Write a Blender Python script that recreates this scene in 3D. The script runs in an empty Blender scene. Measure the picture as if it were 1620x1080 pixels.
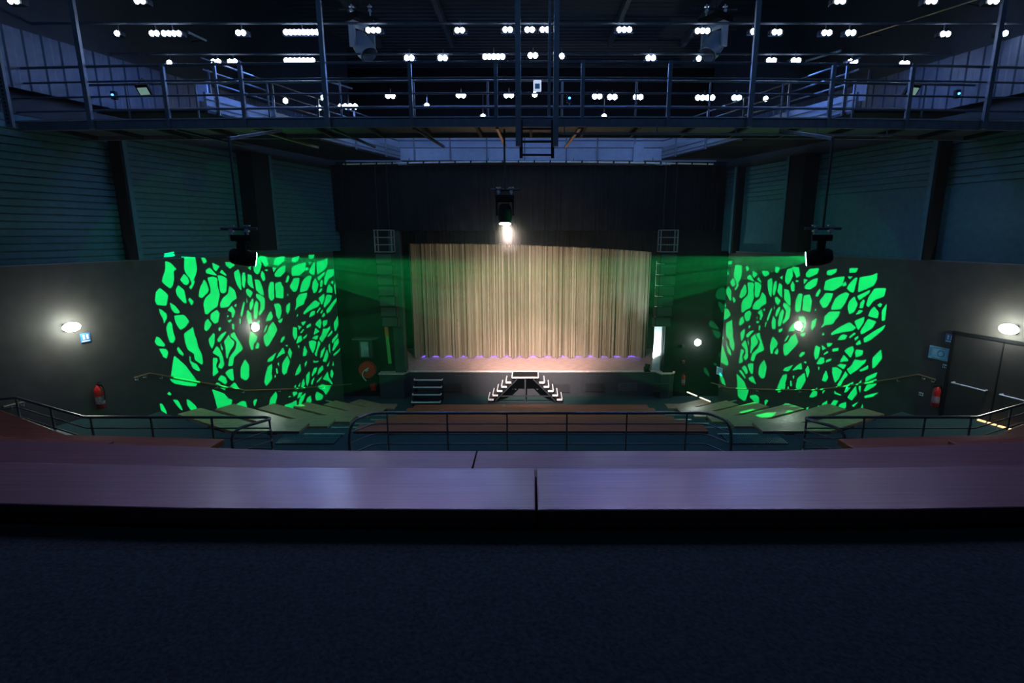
import bpy, bmesh, math, random
from mathutils import Vector, Matrix
from mathutils.geometry import delaunay_2d_cdt
SC = bpy.context.scene
COL = SC.collection
R = math.radians
random.seed(7)

# ------------------------------------------------------------ camera, world, exposure
PITCH = R(11.7); FPX = 820.0
cam = bpy.data.cameras.new('camera'); camo = bpy.data.objects.new('camera', cam); COL.objects.link(camo)
camo.location = (0, 0, 0); camo.rotation_euler = (R(90) - PITCH, 0, 0)
cam.sensor_width = 36; cam.lens = FPX / 1620 * 36; cam.shift_x = -30 / 1620
cam.clip_start = .05; cam.clip_end = 200
SC.camera = camo
SC.view_settings.view_transform = 'Standard'; SC.view_settings.look = 'None'
SC.view_settings.gamma = 1; SC.view_settings.exposure = 0
SC.view_settings.use_curve_mapping = False
w = bpy.data.worlds.new('world'); SC.world = w; w.use_nodes = True
w.node_tree.nodes['Background'].inputs[0].default_value = (.02, .08, .25, 1)
w.node_tree.nodes['Background'].inputs[1].default_value = .02
SC.cycles.use_denoising = True
SC.cycles.max_bounces = 6; SC.cycles.diffuse_bounces = 3; SC.cycles.volume_bounces = 0
SC.cycles.sample_clamp_indirect = 4
try:
    SC.cycles.volume_step_rate = 4
except Exception:
    pass

def light(name, typ, loc, energy, color, aim=None, **kw):
    l = bpy.data.lights.new(name, typ); l.energy = energy; l.color = color
    for k, v in kw.items(): setattr(l, k, v)
    o = bpy.data.objects.new(name, l); COL.objects.link(o); o.location = loc
    if aim is not None:
        o.rotation_euler = (Vector(aim) - Vector(loc)).to_track_quat('-Z', 'Y').to_euler()
    return o
# blue work light from the LED battens on the lighting grid
BLUE = (.10, .28, 1.0)
for x in (-6, -2, 2, 6):
    light('grid_light', 'AREA', (x, 12.9, 3.75), 60, BLUE, (x * 1.2, 10, -1), shape='RECTANGLE', size=3.2, size_y=.25)
for x in (-4.5, 0, 4.5):
    light('grid_light', 'AREA', (x, 16.0, 3.7), 40, (.22, .4, 1.0), (x * .9, 20, 2.2), shape='RECTANGLE', size=3.2, size_y=.25)
for x in (-7, 0, 7):                        # added fill over the seats for catwalk fronts and cladding, no lamps there
    light('fill_light', 'AREA', (x, 5.0, 5.2), 34, (.15, .40, .95), (x * 1.1, 14, 2.0), shape='RECTANGLE', size=4, size_y=.3)
for x in (-4.2, 4.2):  # added purple fill glancing off the foreground benches
    light('fill_light', 'AREA', (x, 9.4, 3.9), 16, (.60, .42, 1.0), (x * .6, 2.8, -1.4), shape='RECTANGLE', size=7, size_y=.5, spread=R(60))
light('fill_light', 'AREA', (0, 3.3, 4.6), 2.5, (.06, .5, 1.0), (0, 3.0, -1.5), shape='RECTANGLE', size=9, size_y=.3, spread=R(70))  # added overhead fill for the near carpet, no lamp there

# ------------------------------------------------------------ measuring helpers
def ray(px, py):
    c, s = math.cos(PITCH), math.sin(PITCH)
    u = (px - 840) / FPX; v = (540 - py) / FPX
    return Vector((u, c + v * s, -s + v * c))
def atY(px, py, Y): d = ray(px, py); return d * (Y / d.y)
def atZ(px, py, Z): d = ray(px, py); return d * (Z / d.z)
WA, WB = 7.27 + .32 * 19.3, .32            # side walls: |x| = WA - WB*y
def wx(y): return WA - WB * y
def atW(px, py, side):
    d = ray(px, py); return d * (WA / (side * d.x + WB * d.y))
WN = math.sqrt(1 + WB * WB)
def wall_normal(side): return Vector((-side / WN, -WB / WN, 0))
def wall_frame(side, p, off=0):            # x: to the viewer's right along the wall, y: up, z: out of the wall
    n = wall_normal(side); zz = Vector((0, 0, 1)); x = zz.cross(n)
    m = Matrix((x, zz, n)).transposed().to_4x4(); m.translation = Vector(p) + n * off
    return m

# ------------------------------------------------------------ materials
MATS = {}
def mat(name, col, rough=.6, metal=0, noise=0, nscale=8, stretch=(1, 1, 1), bump=0, emit=None, estr=0, coat=0, spec=None):
    if name in MATS: return MATS[name]
    m = bpy.data.materials.new(name); m.use_nodes = True; nt = m.node_tree; b = nt.nodes['Principled BSDF']
    b.inputs['Base Color'].default_value = (*col, 1); b.inputs['Roughness'].default_value = rough
    b.inputs['Metallic'].default_value = metal
    if spec is not None: b.inputs['Specular IOR Level'].default_value = spec
    if coat: b.inputs['Coat Weight'].default_value = coat; b.inputs['Coat Roughness'].default_value = .2
    tc = nt.nodes.new('ShaderNodeTexCoord'); mp = nt.nodes.new('ShaderNodeMapping'); mp.inputs['Scale'].default_value = stretch
    nz = nt.nodes.new('ShaderNodeTexNoise'); nz.inputs['Scale'].default_value = nscale; nz.inputs['Detail'].default_value = 5
    nt.links.new(tc.outputs['Object'], mp.inputs[0]); nt.links.new(mp.outputs[0], nz.inputs[0])
    rp = nt.nodes.new('ShaderNodeValToRGB')
    k = noise or .12
    rp.color_ramp.elements[0].color = (*[c * (1 - k) for c in col], 1); rp.color_ramp.elements[1].color = (*[min(1, c * (1 + k)) for c in col], 1)
    rp.color_ramp.elements[0].position = .3; rp.color_ramp.elements[1].position = .7
    nt.links.new(nz.outputs[0], rp.inputs[0]); nt.links.new(rp.outputs[0], b.inputs['Base Color'])
    if bump:
        bp = nt.nodes.new('ShaderNodeBump'); bp.inputs['Strength'].default_value = bump; bp.inputs['Distance'].default_value = .01
        nt.links.new(nz.outputs[0], bp.inputs['Height']); nt.links.new(bp.outputs[0], b.inputs['Normal'])
    if emit:
        b.inputs['Emission Color'].default_value = (*emit, 1); b.inputs['Emission Strength'].default_value = estr
    MATS[name] = m
    return m
M = dict(
    wall=mat('dark brown plaster', (.068, .058, .052), .75, noise=.15, nscale=3, bump=.15),
    clad=mat('dark blue cladding', (.05, .15, .19), .5, noise=.15),
    black=mat('matt black', (.009, .009, .011), .6, spec=.2),
    fabric=mat('black stage cloth', (.009, .009, .010), .95, noise=.3, nscale=3, spec=.1),
    ceil=mat('dark ceiling sheet', (.03, .035, .045), .6),
    steel=mat('blue grey painted steel', (.105, .115, .14), .5, .05, noise=.2),
    panel=mat('pale grey panel', (.42, .48, .6), .5, noise=.1, nscale=2),
    dsteel=mat('dark steel', (.05, .055, .07), .45, .4),
    chrome=mat('bright steel', (.8, .82, .85), .3, .35),
    rail=mat('brushed railing steel', (.30, .22, .24), .35, .45, noise=.15, nscale=20),
    brass=mat('brown handrail', (.34, .22, .12), .3, .5),
    carpet=mat('dark teal carpet', (.032, .07, .068), .95, noise=.35, nscale=60, bump=.4, spec=.15),
    wood=mat('dark brown bench wood', (.33, .085, .04), .42, noise=.3, nscale=5, stretch=(.25, 8, 4), bump=.1),
    woodg=mat('reddish bench wood', (.19, .085, .09), .4, noise=.22, nscale=5, stretch=(.25, 10, 4), bump=.08, coat=.2),
    woodf=mat('purple brown bench wood', (.23, .13, .13), .4, noise=.22, nscale=5, stretch=(.25, 10, 4), bump=.08, coat=.35),
    woodw=mat('pale brown bench wood', (.30, .19, .12), .38, noise=.25, nscale=5, stretch=(1, 3, 4), bump=.1),
    stage=mat('stage boards', (.66, .44, .38), .5, noise=.3, nscale=6, stretch=(.6, 4, 1), bump=.2),
    front=mat('stage front', (.035, .04, .05), .6, noise=.15),
    nose=mat('step nosing metal', (.55, .62, .62), .35, .6),
    curtain=mat('beige curtain velvet', (.31, .265, .20), .42, noise=.18, nscale=4, stretch=(6, 6, .3)),
    red=mat('red enamel', (.62, .02, .02), .35),
    white=mat('white paint', (.8, .8, .8), .5),
    signb=mat('blue sign print', (.05, .18, .45), .5), signc=mat('pale blue sign', (.30, .62, .78), .5),
    orange=mat('orange strap', (.6, .2, .03), .7), green=mat('green strap', (.1, .5, .08), .7),
    lens=mat('LED lens', (.9, .9, 1), .3, emit=(.6, .76, 1), estr=40),
    lens2=mat('small LED lens', (.9, .9, 1), .3, emit=(.5, .7, 1), estr=8),
    bulk=mat('lit emergency diffuser', (1, 1, 1), .3, emit=(.86, 1, .9), estr=40),
    hotg=mat('green lamp lens', (.2, 1, .5), .3, emit=(.25, 1, .55), estr=25),
    hotw=mat('white lamp lens', (1, .9, .85), .3, emit=(1, .88, .82), estr=25),
    blueled=mat('blue LED', (.1, .1, 1), .3, emit=(.16, .08, 1), estr=3),
    flood_glass=mat('pale flood glass with painted glint', (.6, .8, .7), .2, emit=(.6, 1, .75), estr=.22),  # green reflection on the glass put in as a faint glow
    dark2=mat('grille dark', (.03, .032, .036), .5),
)

# ------------------------------------------------------------ mesh building
class MB:
    def __init__(s, mtx=None): s.v = []; s.f = []; s.m = mtx
    def add(s, vs, fs, mtx=None):
        n = len(s.v)
        for p in vs:
            p = Vector(p)
            if mtx is not None: p = mtx @ p
            if s.m is not None: p = s.m @ p
            s.v.append(p)
        s.f += [tuple(i + n for i in f) for f in fs]
        return s
    def box(s, a, b, mtx=None):
        x0, y0, z0 = a; x1, y1, z1 = b
        vs = [(x0, y0, z0), (x1, y0, z0), (x1, y1, z0), (x0, y1, z0), (x0, y0, z1), (x1, y0, z1), (x1, y1, z1), (x0, y1, z1)]
        return s.add(vs, [(0, 3, 2, 1), (4, 5, 6, 7), (0, 1, 5, 4), (1, 2, 6, 5), (2, 3, 7, 6), (3, 0, 4, 7)], mtx)
    def cbox(s, c, d, mtx=None):
        return s.box([c[i] - d[i] / 2 for i in range(3)], [c[i] + d[i] / 2 for i in range(3)], mtx)
    def bar(s, p, q, w_, h_, up=(0, 0, 1)):
        p = Vector(p); q = Vector(q); d = q - p; L = d.length; d.normalize()
        u = Vector(up)
        if abs(d.dot(u)) > .98: u = Vector((0, 1, 0))
        sd = d.cross(u).normalized(); u = sd.cross(d)
        m = Matrix((sd, d, u)).transposed().to_4x4(); m.translation = p
        return s.box((-w_ / 2, 0, -h_ / 2), (w_ / 2, L, h_ / 2), m)
    def tube(s, pts, r, n=8, close=False):
        pts = [Vector(p) for p in pts]; k = len(pts); rings = []
        prev = None
        for i, p in enumerate(pts):
            if i == 0: t = pts[1] - p
            elif i == k - 1: t = p - pts[-2]
            else: t = (pts[i + 1] - p).normalized() + (p - pts[i - 1]).normalized()
            t.normalize()
            if prev is None:
                a = Vector((0, 0, 1)) if abs(t.z) < .9 else Vector((1, 0, 0))
                u = t.cross(a).normalized()
            else:
                u = (prev - t * prev.dot(t)).normalized()
            prev = u; w_ = t.cross(u)
            rings.append([p + (u * math.cos(2 * math.pi * j / n) + w_ * math.sin(2 * math.pi * j / n)) * r for j in range(n)])
        vs = [q for ring in rings for q in ring]; fs = []
        for i in range(k - 1):
            for j in range(n):
                fs.append((i * n + j, i * n + (j + 1) % n, (i + 1) * n + (j + 1) % n, (i + 1) * n + j))
        fs.append(tuple(range(n))[::-1]); fs.append(tuple((k - 1) * n + j for j in range(n)))
        return s.add(vs, fs)
    def lathe(s, prof, mtx=None, n=20, cap=True):      # prof: (r, z) pairs about local z
        vs = []; fs = []
        for r, z in prof:
            for j in range(n): a = 2 * math.pi * j / n; vs.append((r * math.cos(a), r * math.sin(a), z))
        for i in range(len(prof) - 1):
            for j in range(n): fs.append((i * n + j, i * n + (j + 1) % n, (i + 1) * n + (j + 1) % n, (i + 1) * n + j))
        if cap:
            fs.append(tuple(range(n))[::-1]); k = len(prof) - 1; fs.append(tuple(k * n + j for j in range(n)))
        return s.add(vs, fs, mtx)
    def prism(s, poly, z0, z1, mtx=None):
        n = len(poly)
        vs = [(x, y, z0) for x, y in poly] + [(x, y, z1) for x, y in poly]
        fs = [tuple(range(n))[::-1], tuple(range(n, 2 * n))] + [(i, (i + 1) % n, n + (i + 1) % n, n + i) for i in range(n)]
        return s.add(vs, fs, mtx)
    def build(s, name, m, parent=None, smooth=False, bevel=0):
        me = bpy.data.meshes.new(name); me.from_pydata([tuple(v) for v in s.v], [], s.f); me.update()
        bm = bmesh.new(); bm.from_mesh(me); bmesh.ops.recalc_face_normals(bm, faces=bm.faces); bm.to_mesh(me); bm.free()
        me.materials.append(M[m] if isinstance(m, str) else m)
        o = bpy.data.objects.new(name, me); COL.objects.link(o)
        if smooth:
            for p in me.polygons: p.use_smooth = True
            e = o.modifiers.new('es', 'EDGE_SPLIT'); e.split_angle = R(40)
        if bevel:
            b = o.modifiers.new('bv', 'BEVEL'); b.width = bevel; b.segments = 2; b.limit_method = 'ANGLE'
        if parent is not None:
            o.parent = parent; o.matrix_parent_inverse = parent.matrix_world.inverted() if False else Matrix.Translation(-parent.location) if parent.rotation_euler[:] == (0, 0, 0) and parent.parent is None and parent.type == 'EMPTY' else Matrix()
        return o
def tag(o, label, cat, group=None, kind=None):
    o['label'] = label; o['category'] = cat
    if group: o['group'] = group
    if kind: o['kind'] = kind
    return o
def thing(name, loc, label, cat, group=None):
    o = bpy.data.objects.new(name, None); COL.objects.link(o); o.location = loc; o.empty_display_size = .2
    return tag(o, label, cat, group)
def struct(o): o['kind'] = 'structure'; return o
def dup(root, loc, label, group=None, rotz=0):
    r = root.copy(); COL.objects.link(r); r.location = loc; r['label'] = label; r.rotation_euler = (0, 0, rotz)
    if group: r['group'] = group
    for ch in list(root.children):
        c = ch.copy(); COL.objects.link(c); c.parent = r; c.matrix_parent_inverse = ch.matrix_parent_inverse.copy()
        for g in list(ch.children):
            d = g.copy(); COL.objects.link(d); d.parent = c; d.matrix_parent_inverse = g.matrix_parent_inverse.copy()
    return r
def look(loc, d, up=(0, 0, 1)):            # matrix with local +z along d
    d = Vector(d).normalized(); u = Vector(up)
    if abs(d.dot(u)) > .98: u = Vector((0, 1, 0))
    x = u.cross(d).normalized(); y = d.cross(x)
    m = Matrix((x, y, d)).transposed().to_4x4(); m.translation = Vector(loc); return m
def arc(p, c, q, n=5):                     # rounded corner points
    p, c, q = Vector(p), Vector(c), Vector(q)
    return [p * (1 - t) ** 2 + c * 2 * t * (1 - t) + q * t * t for t in [i / n for i in range(n + 1)]]

# ------------------------------------------------------------ seating contours
WT = math.tan(R(30))
def kink(Ye): return 5.4 + max(0, (17 - Ye)) * .10
def contour(Ye, inset=0.0):
    K = kink(Ye)
    # |x| = WA - WB*y - inset, y = Ye + WT*(|x|-K)
    X = (WA - inset * WN - WB * (Ye - WT * K)) / (1 + WB * WT)
    return K, X, Ye + WT * (X - K)
def contour_pts(Ye, inset=0.0):
    K, X, Y = contour(Ye, inset)
    return [(-X, Y), (-K, Ye), (K, Ye), (X, Y)]
FLOOR = -6.38
edges = [9.95, 11.35, 12.75, 14.15, 15.55, 16.95]
tops = [-4.0, -4.4, -4.83, -5.24, -5.6, -5.98]
bench_z = [-3.93, -4.36, -4.77, -5.14, -5.5, -5.86]

# floor: stage-level floor, stepped carpet tiers, cross aisle and the upper block
fb = MB()
fb.box((-16, 6, FLOOR - .3), (16, 25, FLOOR))
prevE = 6.5
for k, (e, t) in enumerate(zip(edges, tops)):
    ins = 0 if k == 0 else 1.2
    front = contour_pts(e, 1.2); back = contour_pts(prevE - .02, ins)
    if k == 0: front = [(-wx(10.9), 10.9), (-(wx(10.9) - 1.26), 10.9)] + front[:] + [(wx(10.9) - 1.26, 10.9), (wx(10.9), 10.9)]
    poly = front + back[::-1]
    fb.prism(poly, FLOOR - .2, t)
    prevE = e
for side in (-1, 1):                        # stairs going down along the side walls
    for i in range(19):
        ya = 10.88 + i * .34; yb = ya + .36; z = -4.0 - (i + 1) * .119
        A, B = wx(ya), wx(yb)
        fb.prism([(side * (A - 1.4), ya), (side * (A + .02), ya), (side * (B + .02), yb), (side * (B - 1.4), yb)], FLOOR - .1, z)
for side in (-1, 1):                        # half steps of the two stair aisles
    for k in range(6):
        lo = tops[k + 1] if k < 5 else FLOOR
        fb.box((side * 4.2 - .42, edges[k] - .05, lo - .1), (side * 4.2 + .42, edges[k] + .34, (tops[k] + lo) / 2))
# upper block
up_t = [(-4.0, 2.55, -1.345), (2.5, 3.4, -1.72), (3.35, 4.15, -2.07)]
for y0, y1, z in up_t: fb.box((-14.5, y0, -4.6), (14.5, y1, z))
for side in (-1, 1):
    a, b = (3.0, 14) if side > 0 else (-14, -3.0)
    fb.box((a, 4.1, -4.6), (b, 5.0, -2.42))
    fb.box((a, 4.9, -4.6), (b, 5.9, -2.9))
    fb.box((a, 5.8, -4.6), (b, 6.7, -3.5))
fb.box((-3.1, 4.1, -4.6), (3.1, 6.7, -4.0))
struct(fb.build('floor', 'carpet'))

# nosings: thin metal strips on the tier edges beside and beyond the benches
ti = 1
def nosing(p, q, w_=.05, h=.03):
    global ti
    o = MB().bar(p, q, w_, h).build('trim_%d' % ti, 'nose'); struct(o); ti += 1
for side in (-1, 1):
    for k in range(6):
        lo = tops[k + 1] if k < 5 else FLOOR
        nosing((side * 3.8, edges[k] + .0, tops[k] + .008), (side * 4.62, edges[k] + .0, tops[k] + .008))
        nosing((side * 3.8, edges[k] + .33, (tops[k] + lo) / 2 + .008), (side * 4.62, edges[k] + .33, (tops[k] + lo) / 2 + .008))
    K, X, Y = contour(16.95, .1)
    nosing((side * 4.62, 16.95, tops[5] + .008), (side * K, 16.95, tops[5] + .008))
    nosing((side * K, 16.95, tops[5] + .008), (side * X, Y, tops[5] + .008))
    K, X, Y = contour(15.55, .1)
    nosing((side * 4.62, 15.55, tops[4] + .008), (side * K, 15.55, tops[4] + .008))

# ------------------------------------------------------------ room shell
def side_wall(side):
    def P(y, z, off): v = Vector((side * wx(y), y, z)) + wall_normal(side) * off; return v
    sn = 'left' if side < 0 else 'right'
    # lower plastered wall, its face on the wall line, top at z=-.62
    mb = MB(); ya, yb = -4.5, 19.3
    vs = []
    for off in (0, -.35):
        for y in (ya, yb):
            for z in (FLOOR, -.62): vs.append(P(y, z, off))
    mb.add(vs, [(0, 1, 3, 2), (4, 6, 7, 5), (0, 4, 5, 1), (2, 3, 7, 6), (1, 5, 7, 3), (0, 2, 6, 4)])
    struct(mb.build('wall_' + sn, 'wall'))
    # capping strip on top of it
    mb = MB(); mb.bar(P(ya, -.61, -.03), P(yb, -.61, -.03), .07, .025)
    struct(mb.build('trim_%d' % (40 + side), 'steel'))
    # horizontally ribbed cladding above, set back
    mb = MB(); prof = []
    z = -.62; top = 2.2
    groove_from = -.7 if side < 0 else .95
    while z < top:
        d = .22 if z > groove_from else None
        if d:
            prof += [(z, -.14), (z + .115, -.14), (z + .12, -.18), (z + .142, -.18), (z + .147, -.14)]; z += .147
        else:
            prof += [(z, -.14)]; z += .2
    vs = []
    for zz, off in prof: vs += [P(ya, zz, off), P(yb + .6, zz, off)]
    fs = [(2 * i, 2 * i + 1, 2 * i + 3, 2 * i + 2) for i in range(len(prof) - 1)]
    mb.add(vs, fs)
    struct(mb.build('wall_%s_cladding' % sn, 'clad'))
    mb = MB(); vs = []
    for off in (-.15, -.3):
        for y in (ya, 21):
            for z in (2.1, 7.2): vs.append(P(y, z, off))
    mb.add(vs, [(0, 1, 3, 2), (4, 6, 7, 5), (0, 4, 5, 1), (2, 3, 7, 6), (1, 5, 7, 3), (0, 2, 6, 4)])
    struct(mb.build('wall_%s_upper' % sn, 'ceil'))
for s_ in (-1, 1): side_wall(s_)
struct(MB().box((-17, -4.8, -5), (17, -4.5, 7.2)).build('wall_back', 'ceil'))
mb = MB()
for i in range(96):
    x0 = -17; y = -4.6 + i * .3
    mb.add([(-17, y, 7.0), (17, y, 7.0), (17, y + .15, 7.0), (-17, y + .15, 7.0), (-17, y + .18, 7.06), (17, y + .18, 7.06), (17, y + .27, 7.06), (-17, y + .27, 7.06), (17, y + .3, 7.0), (-17, y + .3, 7.0)],
           [(0, 1, 2, 3), (3, 2, 5, 4), (4, 5, 6, 7), (7, 6, 8, 9)])
struct(mb.build('ceiling', 'ceil'))

# stage-end wall: proscenium wall with the opening, and the house wall beside it
mb = MB(); PY = 20.0; OPX0, OPX1 = -4.95, 5.2
mb.box((-8.2, PY, FLOOR), (OPX0, PY + .25, 2.6)); mb.box((OPX1, PY, FLOOR), (8.2, PY + .25, 2.6))
mb.box((-11, PY + 4.3, FLOOR), (11, PY + 4.6, 7)); 
mb.box((-8.2, PY + .25, FLOOR), (-8.0, PY + 4.4, 3)); mb.box((8.0, PY + .25, FLOOR), (8.2, PY + 4.4, 3))
struct(mb.build('wall_front', 'black'))
# pale upper wall above the gallery
struct(MB().box((-7.4, 20.6, 2.55), (7.4, 20.75, 3.55)).build('wall_front_upper', 'panel'))

# stage: deck, front with edge strip
SZ = -5.35
mb = MB()
deck = [(-6.5, 19.75), (-5.2, 19.75), (-4.95, 20.0), (5.0, 20.0), (5.1, 19.75), (6.2, 19.8), (6.6, 20.05), (7.9, 20.05), (7.9, 24.2), (-7.9, 24.2), (-7.9, 20.05), (-6.5, 20.05)]
deck = [(-5.98, 19.62), (-5.0, 19.62), (-4.88, 19.98), (4.95, 19.98), (5.1, 19.62), (5.45, 19.64), (5.68, 19.8), (5.75, 20.0), (7.9, 20.05), (7.9, 24.2), (-7.9, 24.2), (-7.9, 20.05), (-5.98, 20.0)]
st = MB().prism(deck, SZ - .045, SZ).build('floor_stage', 'stage'); struct(st)
fr = [(x, y + .03) for x, y in deck[:8]]
mb = MB(); poly = [(-5.96, 19.66), (-5.0, 19.66), (-4.86, 20.0), (4.93, 20.0), (5.1, 19.66), (5.44, 19.68), (5.64, 19.83), (5.71, 20.02), (5.71, 20.4), (-5.96, 20.4)]
mb.prism(poly, FLOOR, SZ - .045)
struct(mb.build('wall_stage_front', 'front'))
mb = MB(); mb.bar((-4.85, 19.965, SZ + .012), (4.93, 19.965, SZ + .012), .04, .03)
struct(mb.build('trim_50', mat('white stage edge', (.9, .9, .92), .35)))

# stage-front ventilation grilles
vents = [(715, 613, 'leftmost, just right of the small white-edged steps'), (886, 614, 'first to the right of the double stair'), (941, 613, 'second to the right of the double stair'),
         (993, 612, 'third to the right, brightest slats'), (1043, 613, 'rightmost, near the rounded stage corner')]
for px, py, wh in vents:
    c = atY(px, py, 19.98 if px != 1043 else 19.63)
    t = thing('ventilation_grille', c, 'dark slatted grille in the black stage front, ' + wh, 'grille', 'ventilation grilles in the stage front')
    MB().cbox((c.x, c.y, c.z), (.76, .04, .34)).build('backing', 'dark2', t)
    mb = MB()
    for i in range(7): mb.cbox((c.x, c.y - .03, c.z - .15 + i * .05), (.72, .02, .014))
    for x_ in (-.36, 0, .36): mb.cbox((c.x + x_, c.y - .03, c.z), (.02, .022, .32))
    mb.build('slats', 'front' if px != 993 else 'steel', t)

# ------------------------------------------------------------ curtains
def drape(name, x0, x1, y, ztop, zbot, amp, per, m, seed, hem=None, n=900, th=.03):
    rnd = random.Random(seed)
    ph = [rnd.uniform(0, 6.28) for _ in range(6)]
    rows = 7; vs = []; fs = []
    xs = [x0 + (x1 - x0) * i / n for i in range(n + 1)]
    def off(x, k):
        w1 = 2 * math.pi * x / per + .8 * math.sin(x * 1.7 + ph[0])
        w2 = 2 * math.pi * x / (per * .31) + 1.2 * math.sin(x * 2.9 + ph[1])
        w3 = 2 * math.pi * x / (per * .17) + 1.5 * math.sin(x * 4.3 + ph[2])
        a = amp * math.sin(w1) * (.55 + .45 * k)
        tri = lambda q: abs(((q / math.pi) % 2) - 1)
        f = tri(w2); g = tri(w3)
        f = f - 2 * max(0, f - .75) ** 2
        m1 = .75 + .45 * math.sin(x * 3.1 + ph[3]); m2 = .6 + .5 * math.sin(x * 5.3 + ph[4])
        return a - amp * 1.1 * f * m1 - amp * .45 * g * m2
    for side in (0, 1):
        for r in range(rows + 1):
            k = r / rows
            for x in xs:
                zb = zbot if hem is None else hem(x)
                vs.append((x, y + off(x, k) + side * th, ztop + (zb - ztop) * k))
    N = n + 1; H = N * (rows + 1)
    for r in range(rows):
        for i in range(n):
            a = r * N + i; fs.append((a, a + 1, a + 1 + N, a + N)); fs.append((H + a, H + a + N, H + a + 1 + N, H + a + 1))
    for i in range(n): a = rows * N + i; fs.append((a, a + 1, H + a + 1, H + a)); fs.append((i, H + i, H + i + 1, i + 1))
    for r in range(rows):
        a = r * N; fs.append((a, a + N, H + a + N, H + a)); a = r * N + n; fs.append((a, H + a, H + a + N, a + N))
    me = bpy.data.meshes.new(name); me.from_pydata(vs, [], fs); me.materials.append(M[m])
    o = bpy.data.objects.new(name, me); COL.objects.link(o)
    return o
main = drape('stage_curtain', -5.15, 5.15, 22.45, .6, SZ + .03, .20, .62, 'curtain', 3, n=2400)
tag(main, 'beige pleated main curtain lit by the central spotlight, hanging to the stage floor', 'curtain')
b1 = drape('border_drape', -7.3, 6.9, 19.75, 2.45, .1, .05, .5, 'fabric', 5, n=900, hem=lambda x: .12)
tag(b1, 'tall black overhead drape filling the proscenium top below the silver tube', 'curtain')
b2 = drape('border_drape', -5.2, 5.3, 21.4, 1.4, -.5, .05, .5, 'fabric', 9, n=700, hem=lambda x: -.42 - .035 * x - .005 * x * x)
tag(b2, 'lower black border cloth behind the front drape, its hem cutting off the light', 'curtain')
# blue LED strip behind the curtain hem
t = thing('led_strip', (0, 22.72, SZ), 'thin blue LED strip glowing under the hem of the beige curtain', 'light')
MB().box((-5.0, 22.70, SZ), (5.0, 22.76, SZ + .03)).build('channel', 'dsteel', t)
MB().box((-4.95, 22.66, SZ + .004), (4.95, 22.70, SZ + .045)).build('strip_lens', 'blueled', t)
light('hem_light', 'AREA', (0, 22.60, SZ + .03), 13, (.2, .1, 1), (0, 22.2, SZ + .01), shape='RECTANGLE', size=9.8, size_y=.03)

# side masking flats and pilasters
tag(MB().box((-5.35, 19.8, SZ), (-4.93, 19.98, .15)).build('pilaster', mat('grey green pilaster', (.035, .05, .045), .7)), 'dark grey pilaster at the left edge of the stage opening', 'pilaster')
p0 = atY(1040, 580, 20.6)
mb = MB(); 
for i in range(12):
    za = SZ + i * .36; xo = 5.14 + .03 * math.sin(i * .5)
    mb.box((xo - .24, 20.3, za), (xo + .06, 20.36, za + .365))
tag(mb.build('masking_flat', mat('white painted masking', (.7, .78, .78), .6)), 'tall white masking flat glowing at the right edge of the stage opening', 'panel')
tag(MB().box((5.22, 19.8, SZ), (5.6, 19.98, .1)).build('pilaster', 'black'), 'black pilaster right of the glowing white masking flat', 'pilaster')

# ------------------------------------------------------------ lights on the stage floor
def floor_spot(px, py, Y, label, power, aim, col):
    c = atY(px, py, Y); c.z = SZ
    t = thing('floor_lamp_can', c, label, 'spotlight', 'small spotlights on the stage floor')
    MB().bar((c.x - .12, c.y, SZ + .02), (c.x + .12, c.y, SZ + .02), .16, .03).build('foot', 'black', t)
    MB().tube([(c.x - .12, c.y, SZ + .03), (c.x - .12, c.y, SZ + .2)], .015).tube([(c.x + .12, c.y, SZ + .03), (c.x + .12, c.y, SZ + .2)], .015).build('yoke', 'black', t)
    p = Vector((c.x, c.y, SZ + .2)); d = (Vector(aim) - p).normalized()
    MB(look(p, d)).lathe([(.06, -.16), (.1, -.12), (.1, .08), (.11, .1), (.095, .1), (.09, .02)]).build('lamp_housing', 'black', t, True)
    MB(look(p, d)).lathe([(.085, .04), (.085, .06)]).build('lens', 'hotw' if power else 'white', t)
    if power: light('stage_floor_light', 'SPOT', p + d * .13, power, col, aim, spot_size=R(100), spot_blend=.7, shadow_soft_size=.05)
floor_spot(1024, 578, 19.95, 'small spotlight on the stage floor beside the glowing white flat', 420, (5.03, 20.36, -3.6), (.8, 1, 1))
floor_spot(637, 577, 20.2, 'small pale spotlight on the stage floor by the left pilaster', 60, (-6.3, 19.3, -5.4), (1, 1, 1))

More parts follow.
